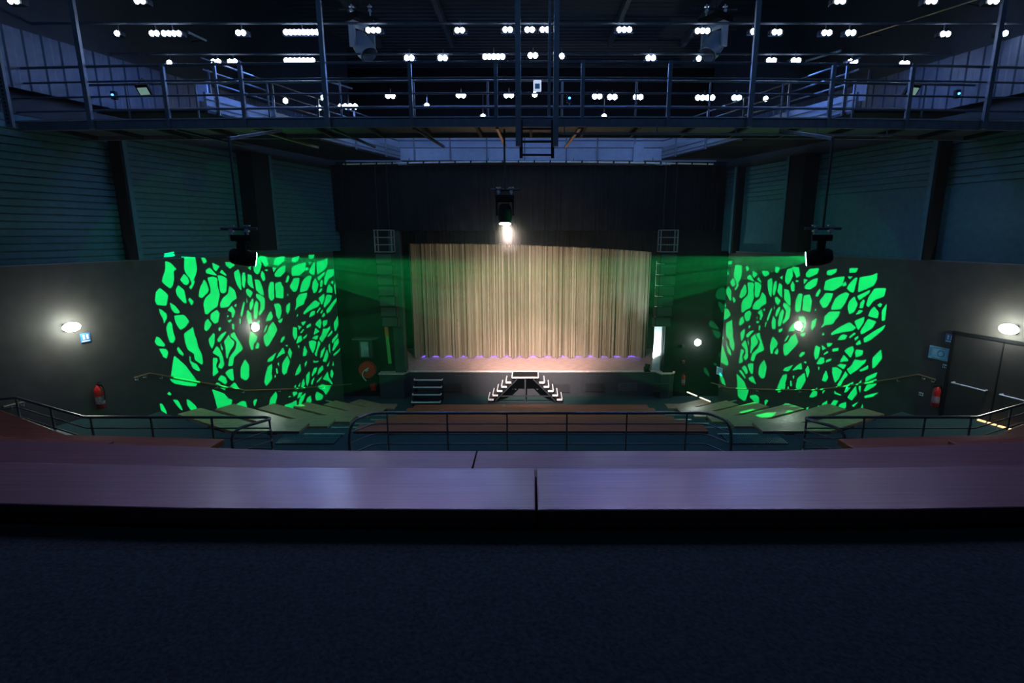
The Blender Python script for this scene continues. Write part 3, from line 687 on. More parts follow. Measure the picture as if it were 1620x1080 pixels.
# ------------------------------------------------------------ moving heads
GOBO = '-159,141 -150,138 -140,126 -146,123 -147,108 -150,99 -155,94 -162,99 -169,107 -165,117 -160,127;-122,147 -101,146 -100,124 -104,114 -110,105 -107,103 -110,97 -116,89 -120,93 -114,99 -116,109 -122,116 -125,125;-127,117 -121,111 -118,103 -122,98 -128,98 -135,107;-89,144 -82,144 -78,137 -85,133;-174,96 -161,83 -166,65 -182,68 -185,75 -182,89;-140,98 -130,88 -128,65 -133,66 -144,80 -146,89;-121,74 -114,66 -119,60 -124,70;-159,69 -151,63 -143,52 -146,49 -153,51 -158,59;-88,104 -84,98 -81,85 -85,79 -97,71 -103,75 -98,90;-81,107 -68,108 -60,104 -62,92 -59,74 -67,52 -80,47 -89,40 -94,42 -95,61 -89,71 -78,78 -77,87;-59,110 -48,108 -39,102 -44,78 -51,75 -57,79 -57,96;-74,125 -68,119 -60,110 -70,112 -82,116 -82,121;-67,134 -52,127 -61,118 -66,123;-48,120 -39,109 -42,108 -53,115;-39,134 -23,133 -18,127 -30,121 -37,127;-11,119 -8,107 -9,77 -16,85 -20,97 -22,113;-36,88 -25,79 -22,63 -34,58 -43,49 -60,49 -60,57 -52,67 -41,73;-26,52 -24,51 -26,47 -30,49;-149,154 -134,157 -133,149 -153,148;-35,50 -29,38 -35,27 -38,28 -37,37 -46,42;-7,55 -5,51 -11,35 -15,26 -18,30 -13,42;-2,111 3,112 4,99 0,84 -3,81 -6,87 -5,102;10,108 19,104 19,90 21,78 14,82 7,90;26,123 30,137 42,140 46,124 39,110 33,106 26,112;44,143 60,141 64,124 55,120 50,130 43,138;-3,143 10,141 6,130 -2,131;19,124 18,116 12,120;46,113 51,106 52,93 45,92 41,103;55,115 61,114 59,111 54,112;79,129 87,138 110,140 107,129 88,121 79,123;74,118 84,116 75,107;98,118 109,120 105,105 91,97 79,98 77,102 85,111;130,135 152,139 149,131 139,126 129,127;127,115 146,121 170,124 165,107 146,96 124,97;166,110 173,114 175,107 167,105;177,124 187,124 181,119;193,122 198,122 191,94 183,96 176,102 182,111;203,123 225,126 238,131 238,120 232,108 214,100 201,95 201,111;225,100 224,94 204,80 199,88;234,103 257,104 254,89 235,82 224,68 219,72 223,86;212,82 216,79 212,66 205,66 207,76;193,87 201,72 194,58 184,53 180,66 183,77;235,70 245,60 243,49 224,52 228,62;260,77 258,47 252,45 251,63;205,62 213,61 206,55 198,53;114,99 117,95 111,84 105,84 109,93;129,91 146,91 141,76 132,63 124,62 115,74 122,82;174,94 182,91 173,72 165,62 145,59 143,62 151,80 160,88;164,57 160,46 154,41 149,32 133,29 122,22 129,34 129,45 140,55;69,88 73,86 70,54 62,49 56,55 57,74 63,87;77,84 91,87 97,73 94,51 74,55 76,68 75,75;25,96 37,94 42,80 44,62 36,65 26,75 26,86;1,77 7,79 17,71 10,61 3,68;25,67 35,64 45,56 42,36 35,29 27,23 25,27 31,36 33,50 24,60;14,58 17,57 15,47 8,36 5,40 7,50;23,54 28,48 24,31 21,19 15,17 13,23 16,42;1,62 2,54 0,51;67,41 80,42 85,35 85,24 80,12 75,9 70,18 70,30;111,41 108,25 101,16 98,24 100,34;185,38 200,29 192,22 170,18 147,10 147,15 163,26;216,50 216,41 205,24 196,41;224,47 241,43 233,30 212,17 210,23;260,39 254,28 230,8 219,3 217,11 237,25;197,20 200,17 188,8 187,11;205,14 206,10 200,5 198,9;173,14 182,13 178,5 162,2 167,11;247,77 251,74 247,69 241,73;180,140 198,140 194,132 180,131;107,60 108,56 105,55;-1,38 7,30 7,11 -1,10 -4,23;16,10 26,14 25,8 18,4;1,-6 8,-10 16,-18 12,-27 6,-30 3,-42 -2,-41 -5,-26 -2,-15;15,-29 19,-35 16,-42 8,-40;57,29 61,16 55,10 42,9 47,19;41,1 45,0 37,-12 33,-12;60,6 69,-11 61,-21 43,-39 36,-42 32,-32 32,-19 42,-14 49,-2;86,10 83,3 77,1 73,6;129,14 130,9 125,8;86,-29 85,-34 77,-40 73,-38 79,-30;112,-13 123,-16 120,-36 113,-41 109,-30;137,-6 151,-5 146,-11 140,-13;126,-11 137,-16 128,-21;151,-16 164,-12 164,-18 152,-21;131,-28 140,-21 142,-24 134,-29;138,-39 150,-34 148,-39 138,-44;124,-35 133,-35 134,-44 127,-48 116,-49;120,-54 124,-55 122,-61;139,-58 145,-71 140,-80 131,-79 134,-69;195,-6 198,-13 192,-28 178,-17 184,-11;204,-11 217,-12 216,-20 203,-26 201,-16;177,-24 189,-34 169,-39;184,-42 178,-51 164,-46 171,-42;201,-30 214,-31 225,-27 222,-34 207,-48 193,-59 185,-50 195,-42;229,-37 229,-44 214,-51 212,-48;253,-6 256,-21 243,-39 238,-41 237,-23;248,-47 245,-56 225,-68 226,-59;247,-59 247,-70 227,-85 223,-84 232,-66;253,-82 241,-92 226,-97 225,-93;153,-51 164,-50 175,-55 169,-70 161,-79 154,-63;182,-54 188,-61 179,-71 171,-88 166,-82 175,-69;201,-71 198,-79 188,-92 182,-94 187,-79;217,-66 216,-90 212,-82 212,-71;206,-78 209,-92 199,-106 189,-102 199,-87;161,-94 165,-97 176,-99 174,-101 161,-100;213,-105 204,-117 200,-115;222,-108 223,-119 218,-118;140,-92 141,-95 134,-105 134,-96;79,-51 82,-64 72,-65 58,-70 66,-61;96,-55 101,-66 96,-79 90,-64;59,-58 51,-69 47,-73 34,-73 38,-67 48,-63;90,-47 92,-50 89,-51 86,-49;88,-70 93,-84 85,-97 81,-105 73,-108 69,-101 72,-84;63,-79 63,-87 59,-82;-19,-57 -11,-71 -14,-92 -19,-97 -24,-97 -33,-90 -31,-72;209,7 212,0 205,-3 201,-1;-180,61 -175,58 -168,51 -168,44 -174,35 -175,44 -179,53;-163,37 -160,32 -160,18 -157,7 -161,0 -167,1 -170,13 -171,26 -167,34;-154,46 -136,45 -127,32 -136,24 -145,20 -149,25 -153,35;-190,15 -185,12 -177,-1 -179,-4 -190,0 -194,7;-188,-6 -176,-9 -173,-15 -177,-25 -182,-21;-153,-9 -145,-23 -147,-26 -154,-19 -156,-12;-121,21 -120,7 -117,-3 -116,-16 -110,-30 -110,-47 -113,-48 -125,-37 -125,-26 -136,-17 -139,-4 -140,12 -129,17;-134,-28 -132,-32 -133,-38 -122,-46 -117,-57 -120,-59 -130,-52 -135,-38;-69,46 -64,39 -69,23 -77,21 -84,31 -82,40;-90,32 -83,21 -89,14 -96,10 -99,15 -96,26;-82,4 -79,1 -82,-15 -88,-24 -91,-17 -93,-6;-67,13 -64,10 -68,6 -70,10;-55,3 -54,1 -69,-14 -74,-13 -75,-9 -66,-1;-49,-4 -47,-11 -39,-19 -41,-26 -51,-35 -58,-48 -60,-46 -59,-26 -61,-15;-45,-4 -36,-1 -33,-10 -20,-36 -43,-48 -48,-64 -58,-62 -53,-46 -38,-33 -34,-20 -45,-9;-78,-21 -73,-26 -68,-41 -66,-57 -73,-65 -80,-59 -74,-50 -75,-42 -88,-32;-88,-41 -80,-43 -79,-48 -84,-56 -80,-69 -93,-75;-39,16 -35,13 -36,4 -40,6;-40,24 -40,21 -45,19 -48,23;-47,33 -44,31 -48,29;-69,-17 -65,-28 -67,-31 -69,-25;-21,23 -18,22 -20,13 -22,14;-163,-22 -144,-44 -136,-58 -126,-75 -126,-80 -129,-84 -146,-79 -168,-70 -175,-62 -172,-55;-179,-82 -176,-87 -179,-88 -183,-85;-198,-98 -194,-99 -189,-111 -188,-118 -197,-109;-174,-97 -166,-100 -163,-107 -159,-119 -163,-117 -172,-102;-149,-103 -144,-106 -135,-117 -129,-129 -142,-126 -149,-113;-75,-76 -67,-82 -64,-91 -69,-95 -75,-89 -83,-83;-49,-69 -49,-82 -49,-91 -53,-92 -59,-86 -66,-74 -59,-70;-48,-96 -38,-112 -56,-107 -61,-102;-87,-88 -82,-89 -75,-97 -69,-102 -72,-105 -90,-91;-98,-97 -74,-111 -66,-123 -58,-127 -64,-147 -68,-154 -89,-148 -94,-113;-36,-135 -28,-139 -26,-157 -26,-166 -37,-163 -41,-149 -54,-143 -52,-139;44,-79 45,-86 41,-98 42,-108 29,-118 25,-120 21,-111 28,-94 34,-83;54,-91 57,-91 59,-101 54,-101;50,-103 52,-107 49,-108 48,-106;121,-94 121,-110 112,-115 103,-116 110,-105;145,-116 146,-121 141,-138 134,-147 132,-135 135,-123;160,-112 170,-112 165,-121 152,-129 151,-125;187,-111 188,-121 172,-128 168,-129 174,-117;159,-132 150,-146 146,-145 149,-137;183,-134 174,-142 163,-146 166,-141;201,-128 203,-144 213,-158 210,-161 200,-150 183,-142;216,-127 219,-137 213,-147 208,-139 211,-129;127,-127 128,-141 120,-150 115,-147 121,-134;115,-134 113,-142 108,-141;103,-136 101,-143 107,-147 98,-145 98,-138;160,-154 181,-153 204,-164 199,-171 187,-179 181,-167;91,-149 103,-151 103,-156 93,-159;82,-155 86,-158 77,-157;108,-155 119,-156 111,-164 102,-166;128,-160 121,-171 108,-183 105,-176 112,-164;66,-170 84,-171 99,-168 99,-180 83,-186 67,-186;141,-169 142,-180 135,-190 125,-182 130,-172;161,-165 179,-178 174,-186 156,-184 155,-172;47,-137 50,-146 36,-176 32,-182 21,-179 30,-149;-11,-143 -6,-140 -1,-141 -9,-153'
def gobo_plate(name, S, r, u, D, dist, parent, rad=.405):
    cells = [[tuple(int(c) / 1000 for c in p.split(',')) for p in g.split()] for g in GOBO.split(';')]
    co = []; faces = []
    n = 48
    outer = [(.03 + rad * math.cos(2 * math.pi * i / n), rad * math.sin(2 * math.pi * i / n)) for i in range(n)]
    co += [Vector(p) for p in outer]; faces.append(list(range(n)))
    for c in cells:
        area = sum(c[i][0] * c[(i + 1) % len(c)][1] - c[(i + 1) % len(c)][0] * c[i][1] for i in range(len(c)))
        if area < 0: c = c[::-1]
        gx_ = sum(p[0] for p in c) / len(c); gy_ = sum(p[1] for p in c) / len(c)
        c = [tuple(Vector(p) + (Vector(p) - Vector((gx_, gy_))).normalized() * .0005) for p in c]
        # one round of corner cutting for the cells' rounded corners
        cc = []
        for i in range(len(c)):
            a, b = Vector(c[i]), Vector(c[(i + 1) % len(c)])
            cc += [a.lerp(b, .1), a.lerp(b, .9)]
        k = len(co); co += cc; faces.append(list(range(k, k + len(cc))))
    vo, eo, fo_, ov, oe, of = delaunay_2d_cdt(co, [], faces, 1, 1e-6)
    keep = [f for f, o in zip(fo_, of) if list(o) == [0]]
    vs = [Vector(S) + (D + r * p.x + u * p.y) * dist for p in vo]
    me = bpy.data.meshes.new(name); me.from_pydata([tuple(v) for v in vs], [], keep); m = MATS.get('gobo')
    if m is None:
        m = bpy.data.materials.new('etched gobo glass'); m.use_nodes = True; nt = m.node_tree; MATS['gobo'] = m
        mx = nt.nodes.new('ShaderNodeMixShader'); tr = nt.nodes.new('ShaderNodeBsdfTransparent'); mx.inputs[0].default_value = .0035
        nt.nodes['Principled BSDF'].inputs['Base Color'].default_value = (.01, .01, .01, 1)
        nt.links.new(nt.nodes['Principled BSDF'].outputs[0], mx.inputs[1]); nt.links.new(tr.outputs[0], mx.inputs[2])
        nt.links.new(mx.outputs[0], nt.nodes['Material Output'].inputs[0])
    me.materials.append(m)
    o = bpy.data.objects.new(name, me); COL.objects.link(o); o.parent = parent; o.matrix_parent_inverse = Matrix.Translation(-parent.location)
    return o
def cy(x): return 10.5 + .38 * (x / 10) ** 2
def moving_head(base, D, label, zpipe, lensmat='black', pipe=True, yaw=0, s=1.0, body='black', pipe_top=None):
    """base: point where the head pivots; D: direction it throws its light"""
    base = Vector(base); D = Vector(D).normalized()
    t = thing('moving_head_light', base, label, 'stage light', 'moving head stage lights')
    hd_ = Vector((D.x, D.y, 0)); hd_ = hd_.normalized() if hd_.length > .1 else Vector((0, -1, 0)); sd = Vector((0, 0, 1)).cross(hd_)
    m4 = Matrix((sd, hd_, Vector((0, 0, 1)))).transposed().to_4x4(); m4.translation = base
    b = MB(m4 @ Matrix.Scale(s, 4)); b.box((-.19, -.15, .27), (.19, .15, .37)); b.build('base_box', 'black', t, bevel=.015)
    y = MB(m4 @ Matrix.Scale(s, 4)); y.box((-.187, -.065, .22), (.187, .065, .27)); y.box((-.185, -.06, -.05), (-.15, .06, .25)); y.box((.15, -.06, -.05), (.185, .06, .25)); y.build('yoke', body, t, bevel=.01)
    hl = MB(look(base, D) @ Matrix.Scale(s, 4))
    hl.lathe([(.02, -.2), (.09, -.19), (.125, -.14), (.14, -.02), (.14, .1), (.12, .17), (.125, .2), (.11, .2), (.105, .12), (.1, -.12), (.02, -.13)], cap=False, n=24); hl.build('head', body, t, True)
    MB(look(base, D) @ Matrix.Scale(s, 4)).lathe([(.108, .2), (.118, .2), (.118, .208), (.108, .208), (.108, .2)], cap=False, n=24).build('lens_ring', lensmat, t)
    # crossbar with two clamps
    mb = MB(); zc = base.z + .47 * s; sd = Vector((1, 0, 0))
    mb.tube([base + sd * .3 * s + Vector((0, 0, .47 * s)), base - sd * .3 * s + Vector((0, 0, .47 * s))], .024)
    mb.build('crossbar', 'dsteel', t, True)
    for q in (-.13, .13):
        c = base + sd * q * s + Vector((0, 0, .47 * s))
        MB().tube([c + Vector((0, 0, -.1 * s)), c + Vector((0, 0, .06 * s))], .018, 6).bar(c - sd * .03 + Vector((0, 0, -.03)), c + sd * .03 + Vector((0, 0, -.03)), .07, .05).bar(c - sd * .05 + Vector((0, 0, .05)), c + sd * .05 + Vector((0, 0, .05)), .05, .02).build('clamp', 'chrome', t)
    if pipe:
        MB().tube([Vector((base.x, base.y, zc)), Vector((base.x, base.y, pipe_top or 6.9))], .02).build('drop_pipe', 'dsteel', t, True)
    return t
# right head -> left wall
S_R = Vector((4.95, 8.75, -.36)); D_R = Vector((-0.88410099, 0.43882777, -0.16061017)).normalized()
rr = D_R.cross(Vector((0, 0, 1))).normalized(); ru = rr.cross(D_R)
RM = Matrix(((0.5401788545391426, 0.12952860457860516, -0.83152218593655), (-0.8401115501453424, 0.1407523243548718, -0.5238333384780791), (0.04918727905839548, 0.9815350853559031, 0.1848499061244317)))
S_L = Vector((-4.95, 8.75, -.36)); lr, lu, D_L = RM.col[0].copy(), RM.col[1].copy(), -RM.col[2].copy()
for S, r_, u_, D_, lab in ((S_R, rr, ru, D_R, 'moving head light hanging in front of the right wall, throwing the green pattern'),
                           (S_L, lr, lu, D_L, 'moving head light hanging in front of the left wall, throwing the green pattern')):
    t = moving_head(S + D_ * .12, D_, lab, 6, 'hotg', pipe_top=1.5)
    b_ = S + D_ * .12
    MB().bar((b_.x, b_.y, 1.5), (b_.x, cy(b_.x) + .1, 1.97), .05, .05).build('outrigger_arm', 'steel', t)
    gobo_plate('gobo_plate', S, r_, u_, D_, .24, t)
    light('pattern_lamp', 'SPOT', S, 95000, (0, 1, .2), S + D_ * 5, spot_size=R(41), spot_blend=.05, shadow_soft_size=0.0)
# central head
cc = atY(799, 338, 11.0)
DC = Vector((.02, .62, -.78)).normalized()
t = moving_head(cc, (0.0, -.16, -1), 'central moving head hanging on a rod above the seats, shining on the curtain', 6, 'hotw', s=1.0, pipe_top=2.05)
MB(look(cc, (0, -.16, -1))).lathe([(.1, .1), (.1, .12)]).build('lens', 'hotw', t)
light('wash_lamp', 'SPOT', cc + Vector((0, .1, -.24)), 2500, (.95, .84, .62), (.05, 22.0, -2.7), spot_size=R(64), spot_blend=1, shadow_soft_size=.03)
light('wash_core', 'SPOT', cc + Vector((0, .1, -.24)), 7400, (1, .78, .68), (.1, 21.8, -3.8), spot_size=R(44), spot_blend=1, shadow_soft_size=.03)
light('wash_floor', 'SPOT', cc + Vector((0, .1, -.24)), 8500, (1, .76, .72), (.1, 20.4, -5.4), spot_size=R(30), spot_blend=1, shadow_soft_size=.03)
# two heads up on the grid
for px, lab in ((574, 'pale moving head high on the grid, left of the centre ladder'), (1129, 'pale moving head high on the grid, right of the centre ladder')):
    c = atY(px, 72, 13.0)
    moving_head(c, (.7 if px < 800 else -.7, -.5, -1), lab, 6, 'black', body='panel', s=1.6, pipe_top=6.9)

# ------------------------------------------------------------ catwalk
def cy(x): return 10.5 + .38 * (x / 10) ** 2
CZ = 2.02; DK = 2.17
cw = thing('catwalk', (0, 10.5, CZ), 'wide dark blue steel catwalk crossing the whole hall under the lighting grid', 'catwalk')
XS = [-11.0 + i * .55 for i in range(41)]
def strip_mesh(y0, y1, z0, z1):
    mb = MB()
    for a, b in zip(XS[:-1], XS[1:]):
        vs = [(a, cy(a) + y0, z0), (b, cy(b) + y0, z0), (b, cy(b) + y1, z0), (a, cy(a) + y1, z0), (a, cy(a) + y0, z1), (b, cy(b) + y0, z1), (b, cy(b) + y1, z1), (a, cy(a) + y1, z1)]
        mb.add(vs, [(0, 3, 2, 1), (4, 5, 6, 7), (0, 1, 5, 4), (2, 3, 7, 6)])
    return mb
strip_mesh(0, .05, 2.0, 2.175).build('front_fascia', 'steel', cw)
strip_mesh(-.03, .06, 2.165, 2.185).build('fascia_lip', mat('lip steel', (.3, .36, .45), .4, .4), cw)
strip_mesh(1.12, 1.17, 2.0, 2.175).build('rear_fascia', 'steel', cw)
strip_mesh(.05, 1.12, 2.08, 2.1).build('deck', 'dsteel', cw)
for i in range(21):
    x = -10.5 + i * 1.05; MB().box((x - .03, cy(x) + .06, 2.0), (x + .03, cy(x) + 1.1, 2.09)).build('deck_beam', 'black', cw)
for z, r_ in ((3.14, .024), (2.87, .018), (2.6, .018), (2.35, .018)):
    MB().tube([(x, cy(x) + .02, z) for x in XS], r_).build('front_rail', 'steel', cw, True)
for z, r_ in ((3.12, .024), (2.62, .018)):
    MB().tube([(x, cy(x) + 1.14, z) for x in XS], r_).build('rear_rail', 'steel', cw, True)
def pX(px, py, Y): return atY(px, py, Y).x
for px in (257, 383, 651, 785, 921, 1057, 1316, 1445):
    x = pX(px, 190, 10.5)
    MB().bar((x, cy(x), 2.0), (x, cy(x), 3.16), .07, .06).build('railing_post', 'steel', cw)
for i in range(14):
    x = -10.2 + i * 1.55
    MB().tube([(x, cy(x) + 1.14, 2.0), (x, cy(x) + 1.14, 3.12)], .022).build('rear_post', 'steel', cw)
for px in (127, 517, 1187, 1576):
    x = pX(px, 198, 10.45)
    MB().bar((x, cy(x) - .06, 2.0), (x, cy(x) - .06, 6.98), .085, .07).build('hanger', mat('hanger steel', (.12, .13, .155), .5, .05), cw)
# diagonal struts under the catwalk
for px, dx in ((265, .9), (392, .8), (520, .5), (652, .4), (786, .1), (918, -.2)):
    x = pX(px, 200, 10.5)
    MB().bar((x, cy(x) + .1, 2.0), (x + dx, cy(x) + 1.2, 1.83), .05, .04).build('under_strut', 'brass' if px in (392, 918, 786) else 'dsteel', cw)
# pipe slung below the right half
lp = thing('lighting_bar', (4.5, 10.4, 1.8), 'thin steel bar slung under the right half of the catwalk', 'bar')
xa, xb = pX(885, 214, 10.4), pX(1421, 220, 10.4)
MB().tube([(x, cy(x) - .1, 1.86) for x in [xa + (xb - xa) * i / 12 for i in range(13)]], .02).build('bar_tube', 'steel', lp, True)
for px in (893, 1040, 1166, 1299, 1413):
    x = pX(px, 214, 10.4); MB().tube([(x, cy(x) - .1, 1.86), (x, cy(x) - .04, 2.1)], .012, 6).build('hook', 'steel', lp)
# centre ladder
lx0, lx1 = pX(820, 200, 10.35), pX(879, 200, 10.35)
lad = thing('access_ladder', ((lx0 + lx1) / 2, 10.35, 1.4), 'tall steel ladder frame dropping through the middle of the catwalk', 'ladder')
hs = MATS['hanger steel']
MB().bar((lx0, 10.33, 1.62), (lx0, 10.33, 6.95), .1, .1).build('rail', hs, lad); MB().bar((lx1, 10.33, 1.62), (lx1, 10.33, 6.95), .1, .1).build('rail', hs, lad)
MB().bar((lx1 - .12, 10.5, 2.2), (lx1 - .12, 10.5, 6.95), .05, .05).build('inner_rail', 'steel', lad)
for s, x in ((1, lx0), (-1, lx1)): MB().bar((x + s * .05, 10.42, 1.42), (x + s * .05, 10.42, 2.1), .06, .06).build('lower_stile', 'black', lad)
for z in (1.48, 1.72, 1.95): MB().tube([(lx0 + .05, 10.42, z), (lx1 - .05, 10.42, z)], .02).build('rung', 'black', lad)

# ------------------------------------------------------------ galleries
GZ0, GZ1 = 2.56, 2.98
def gx(y): return 4.62 + .32 * (19.3 - y)
for side in (-1, 1):
    sn = 'left' if side < 0 else 'right'
    g = thing('side_gallery', (side * 8, 14, GZ0), 'steel side gallery with grey kickboard running along the %s wall to the stage' % sn, 'gallery', 'side galleries')
    ya, yb = 11.95, 19.28
    def Q(y, z, off=0): return Vector((side * (gx(y) + off), y, z))
    mb = MB(); mb.add([Q(ya, GZ0), Q(yb, GZ0), Q(yb, GZ1), Q(ya, GZ1), Q(ya, GZ0, .06), Q(yb, GZ0, .06), Q(yb, GZ1, .06), Q(ya, GZ1, .06)],
                      [(0, 1, 2, 3), (4, 7, 6, 5), (0, 4, 5, 1), (3, 2, 6, 7), (1, 5, 6, 2), (0, 3, 7, 4)]); mb.build('kickboard', mat('gallery grey blue', (.24, .28, .36), .45, .1, noise=.1), g)
    mb = MB(); mb.bar(Q(ya, GZ0 + .14, -.02), Q(yb, GZ0 + .14, -.02), .02, .015).bar(Q(ya, GZ0 + .28, -.02), Q(yb, GZ0 + .28, -.02), .02, .015).build('kickboard_ribs', 'steel', g)
    W = 2.4
    mb = MB(); mb.add([Q(ya, GZ0), Q(yb, GZ0), Q(yb, GZ0, W), Q(ya, GZ0, W), Q(ya, GZ0 + .06), Q(yb, GZ0 + .06), Q(yb, GZ0 + .06, W), Q(ya, GZ0 + .06, W)],
                      [(0, 1, 2, 3), (4, 7, 6, 5), (0, 4, 5, 1), (3, 2, 6, 7), (1, 5, 6, 2), (0, 3, 7, 4)]); mb.build('deck', 'black', g)
    for z in (3.2, 3.42, 3.65): MB().tube([Q(ya, z), Q(yb, z)], .02).build('rail', 'steel', g, True)
    y = 12.2
    while y < 19.2:
        MB().bar(Q(y, GZ0, -.03), Q(y, 3.66, -.03), .05, .05).build('post', 'steel', g); y += 1.55
    # pale corrugated boards on the wall behind the gallery
    mb = MB(); yy = 10.4
    while yy < 19.5:
        x0 = side * (wx(yy) - .12); x1 = side * (wx(yy + .1) - .12); x2 = side * (wx(yy + .2) - .09); x3 = side * (wx(yy + .3) - .09)
        P4 = [(x0, yy), (x1, yy + .12), (x2, yy + .16), (x3, yy + .28), (side * (wx(yy + .3) - .12), yy + .3)]
        for (xa_, y_a), (xb_, y_b) in zip(P4[:-1], P4[1:]): mb.add([(xa_, y_a, 2.75), (xb_, y_b, 2.75), (xb_, y_b, 3.85), (xa_, y_a, 3.85)], [(0, 1, 2, 3)])
        yy += .3
    struct(mb.build('wall_%s_boards' % sn, mat('pale blue grey corrugated board', (.11, .13, .19), .5)))
    # bulky hanging things along the gallery: small floods and boxes
g = thing('stage_gallery', (0, 19.3, GZ0), 'pale blue-grey gallery front with posts above the silver curtain tube', 'gallery')
gl, gr = -gx(19.3) - .02, gx(19.3) + .02
MB().box((gl, 19.3, GZ0), (gr, 19.36, GZ1)).build('kickboard', MATS['gallery grey blue'], g)
MB().box((gl, 19.27, GZ1 - .02), (gr, 19.38, GZ1 + .02)).build('top_lip', 'steel', g)
MB().box((gl, 19.36, GZ0), (gr, 20.5, GZ0 + .06)).build('deck', 'dsteel', g)
MB().tube([(gl, 19.3, 3.22), (gr, 19.3, 3.22)], .02).build('rail', 'steel', g); MB().tube([(gl, 19.3, 3.62), (gr, 19.3, 3.62)], .02).build('rail', 'steel', g)
for px in (655, 712, 770, 830, 896, 945, 1004): MB().bar((pX(px, 240, 19.26), 19.26, GZ0), (pX(px, 240, 19.26), 19.26, 3.64), .05, .04).build('post', 'steel', g)
for px in (1010,): MB().box((pX(px - 8, 240, 19.24), 19.2, GZ0 - .05), (pX(px + 8, 240, 19.24), 19.27, 3.1)).build('corner_plate', MATS['gallery grey blue'], g)
# silver tube that carries the front drape
t = thing('curtain_tube', (0, 19.2, 2.5), 'bright silver tube above the black front drape', 'tube')
MB().tube([(x, 19.2 + .004 * x * x, 2.505 - .003 * abs(x) ** 1.6) for x in [-6.7 + i * .55 for i in range(25)]], .03).build('tube', 'chrome', t, True)
for i in range(24): x = -6.6 + i * .56; MB().cbox((x, 19.2 + .004 * x * x, 2.505 - .003 * abs(x) ** 1.6), (.05, .08, .09)).build('tie_band', 'black', t)
for x in (-4.3, -1.5, 1.5, 4.3): MB().tube([(x, 19.2, 2.5), (x, 19.2, 2.62), (x, 19.32, 2.62)], .012, 6).build('bracket', 'dsteel', t)

# wall columns on the cladding
def column(side, px0, px1, ybot, label, proj=.22):
    pa = atW(px0, ybot, side); pb = atW(px1, ybot, side)
    n = wall_normal(side); a = pa - n * .14; b = pb - n * .14
    zb = min(pa.z, -.55) if ybot >= 400 else pa.z
    c = (a + b) / 2
    t = thing('wall_column', (c.x, c.y, zb), label, 'column', 'steel columns on the side walls')
    mb = MB(); vs = []
    for off in (0, proj + .14):
        for q in (a, b):
            for z in (zb, 2.3): vs.append(Vector((q.x, q.y, z)) + n * off)
    mb.add(vs, [(0, 1, 3, 2), (4, 6, 7, 5), (0, 4, 5, 1), (2, 3, 7, 6), (1, 5, 7, 3), (0, 2, 6, 4)]); mb.build('web', 'black', t)
    q = (a if side < 0 else b); q2 = b if side < 0 else a
    MB().bar(Vector((q2.x, q2.y, zb)) + n * (proj + .15), Vector((q2.x, q2.y, 2.3)) + n * (proj + .15), .1, .02, up=n).build('flange', 'clad', t)
column(-1, 206, 213, 411, 'slim dark column on the left cladding, nearest the camera')
column(-1, 396, 424, 396, 'wide dark box column on the left cladding, third bay', .4)
column(1, 1250, 1276, 398, 'wide dark box column on the right cladding', .4)
column(1, 1464, 1472, 411, 'slim dark column on the right cladding, nearest the camera')
column(1, 1160, 1164, 400, 'slim dark column on the right cladding, close to the stage', .15)

# ------------------------------------------------------------ line arrays beside the stage
for px, sn in ((608, 'left'), (1057, 'right')):
    c = atY(px, 372, 19.1); x = c.x
    t = thing('line_array_speaker', (x, 19.1, 0), 'tall black hanging speaker column in a frame at the %s of the stage' % sn, 'loudspeaker', 'hanging speaker columns')
    z1 = atY(px, 364, 19.1).z; z0 = atY(px, 398, 19.1).z; f = MB()
    for s in (-.3, .3):
        for yy in (18.9, 19.3): f.bar((x + s, yy, z0), (x + s, yy, z1), .04, .04)
    for i in range(4):
        z = z0 + (z1 - z0) * i / 3
        f.bar((x - .33, 18.9, z), (x + .33, 18.9, z), .03, .035); f.bar((x - .3, 18.9, z), (x - .3, 19.3, z), .03, .03); f.bar((x + .3, 18.9, z), (x + .3, 19.3, z), .03, .03)
    f.build('rigging_frame', mat('frame steel', (.25, .27, .28), .4, .5), t)
    for s in (-.2, .2): MB().tube([(x + s, 19.1, z1), (x + s, 19.1, 2.5)], .008, 5).build('chain', 'dsteel', t)
    for i in range(7):
        za = z0 - .05 - i * .4; m4 = Matrix.Translation((x, 19.1 + .01 * i * i, za)) @ Matrix.Rotation(R(-1.5 * i), 4, 'X')
        cb = MB(m4).box((-.30, -.25, -.37), (.30, .25, 0)).build('cabinet', 'black', t, bevel=.015)
        MB(m4).box((-.27, -.262, -.34), (.27, -.245, -.03)).build('grille', 'dark2', cb)
    if sn == 'right': pass

# ------------------------------------------------------------ LED fixtures on the grid
def led_bar(px, py, Y, n, label, grp, sp=8.0, zp=None):
    c = atY(px, py, Y); dx = sp / 820 * Y * 1.02
    t = thing('led_light', c + Vector((0, 0, .1)), label, 'stage light', grp)
    L = max(1, n) * dx
    MB().box((c.x - L / 2 - .04, c.y + .02, c.z - .045), (c.x + L / 2 + .04, c.y + .14, c.z + .045)).build('lamp_body', 'black', t, bevel=.01)
    mb = MB()
    for i in range(n):
        x = c.x + (i - (n - 1) / 2) * dx
        k_ = Y / 11; mb.lathe([(.001, .05), (.03 * k_, .045), (.047 * k_, .02), (.05 * k_, 0)], look((x, c.y + .03, c.z), (0, -1, -.25)), n=12)
    mb.build('lenses', 'lens', t, True)
    MB().tube([(c.x, c.y + .08, c.z + .045), (c.x, c.y + .08, max(c.z + .2, zp or 0))], .012, 6).build('hook_clamp', 'dsteel', t)
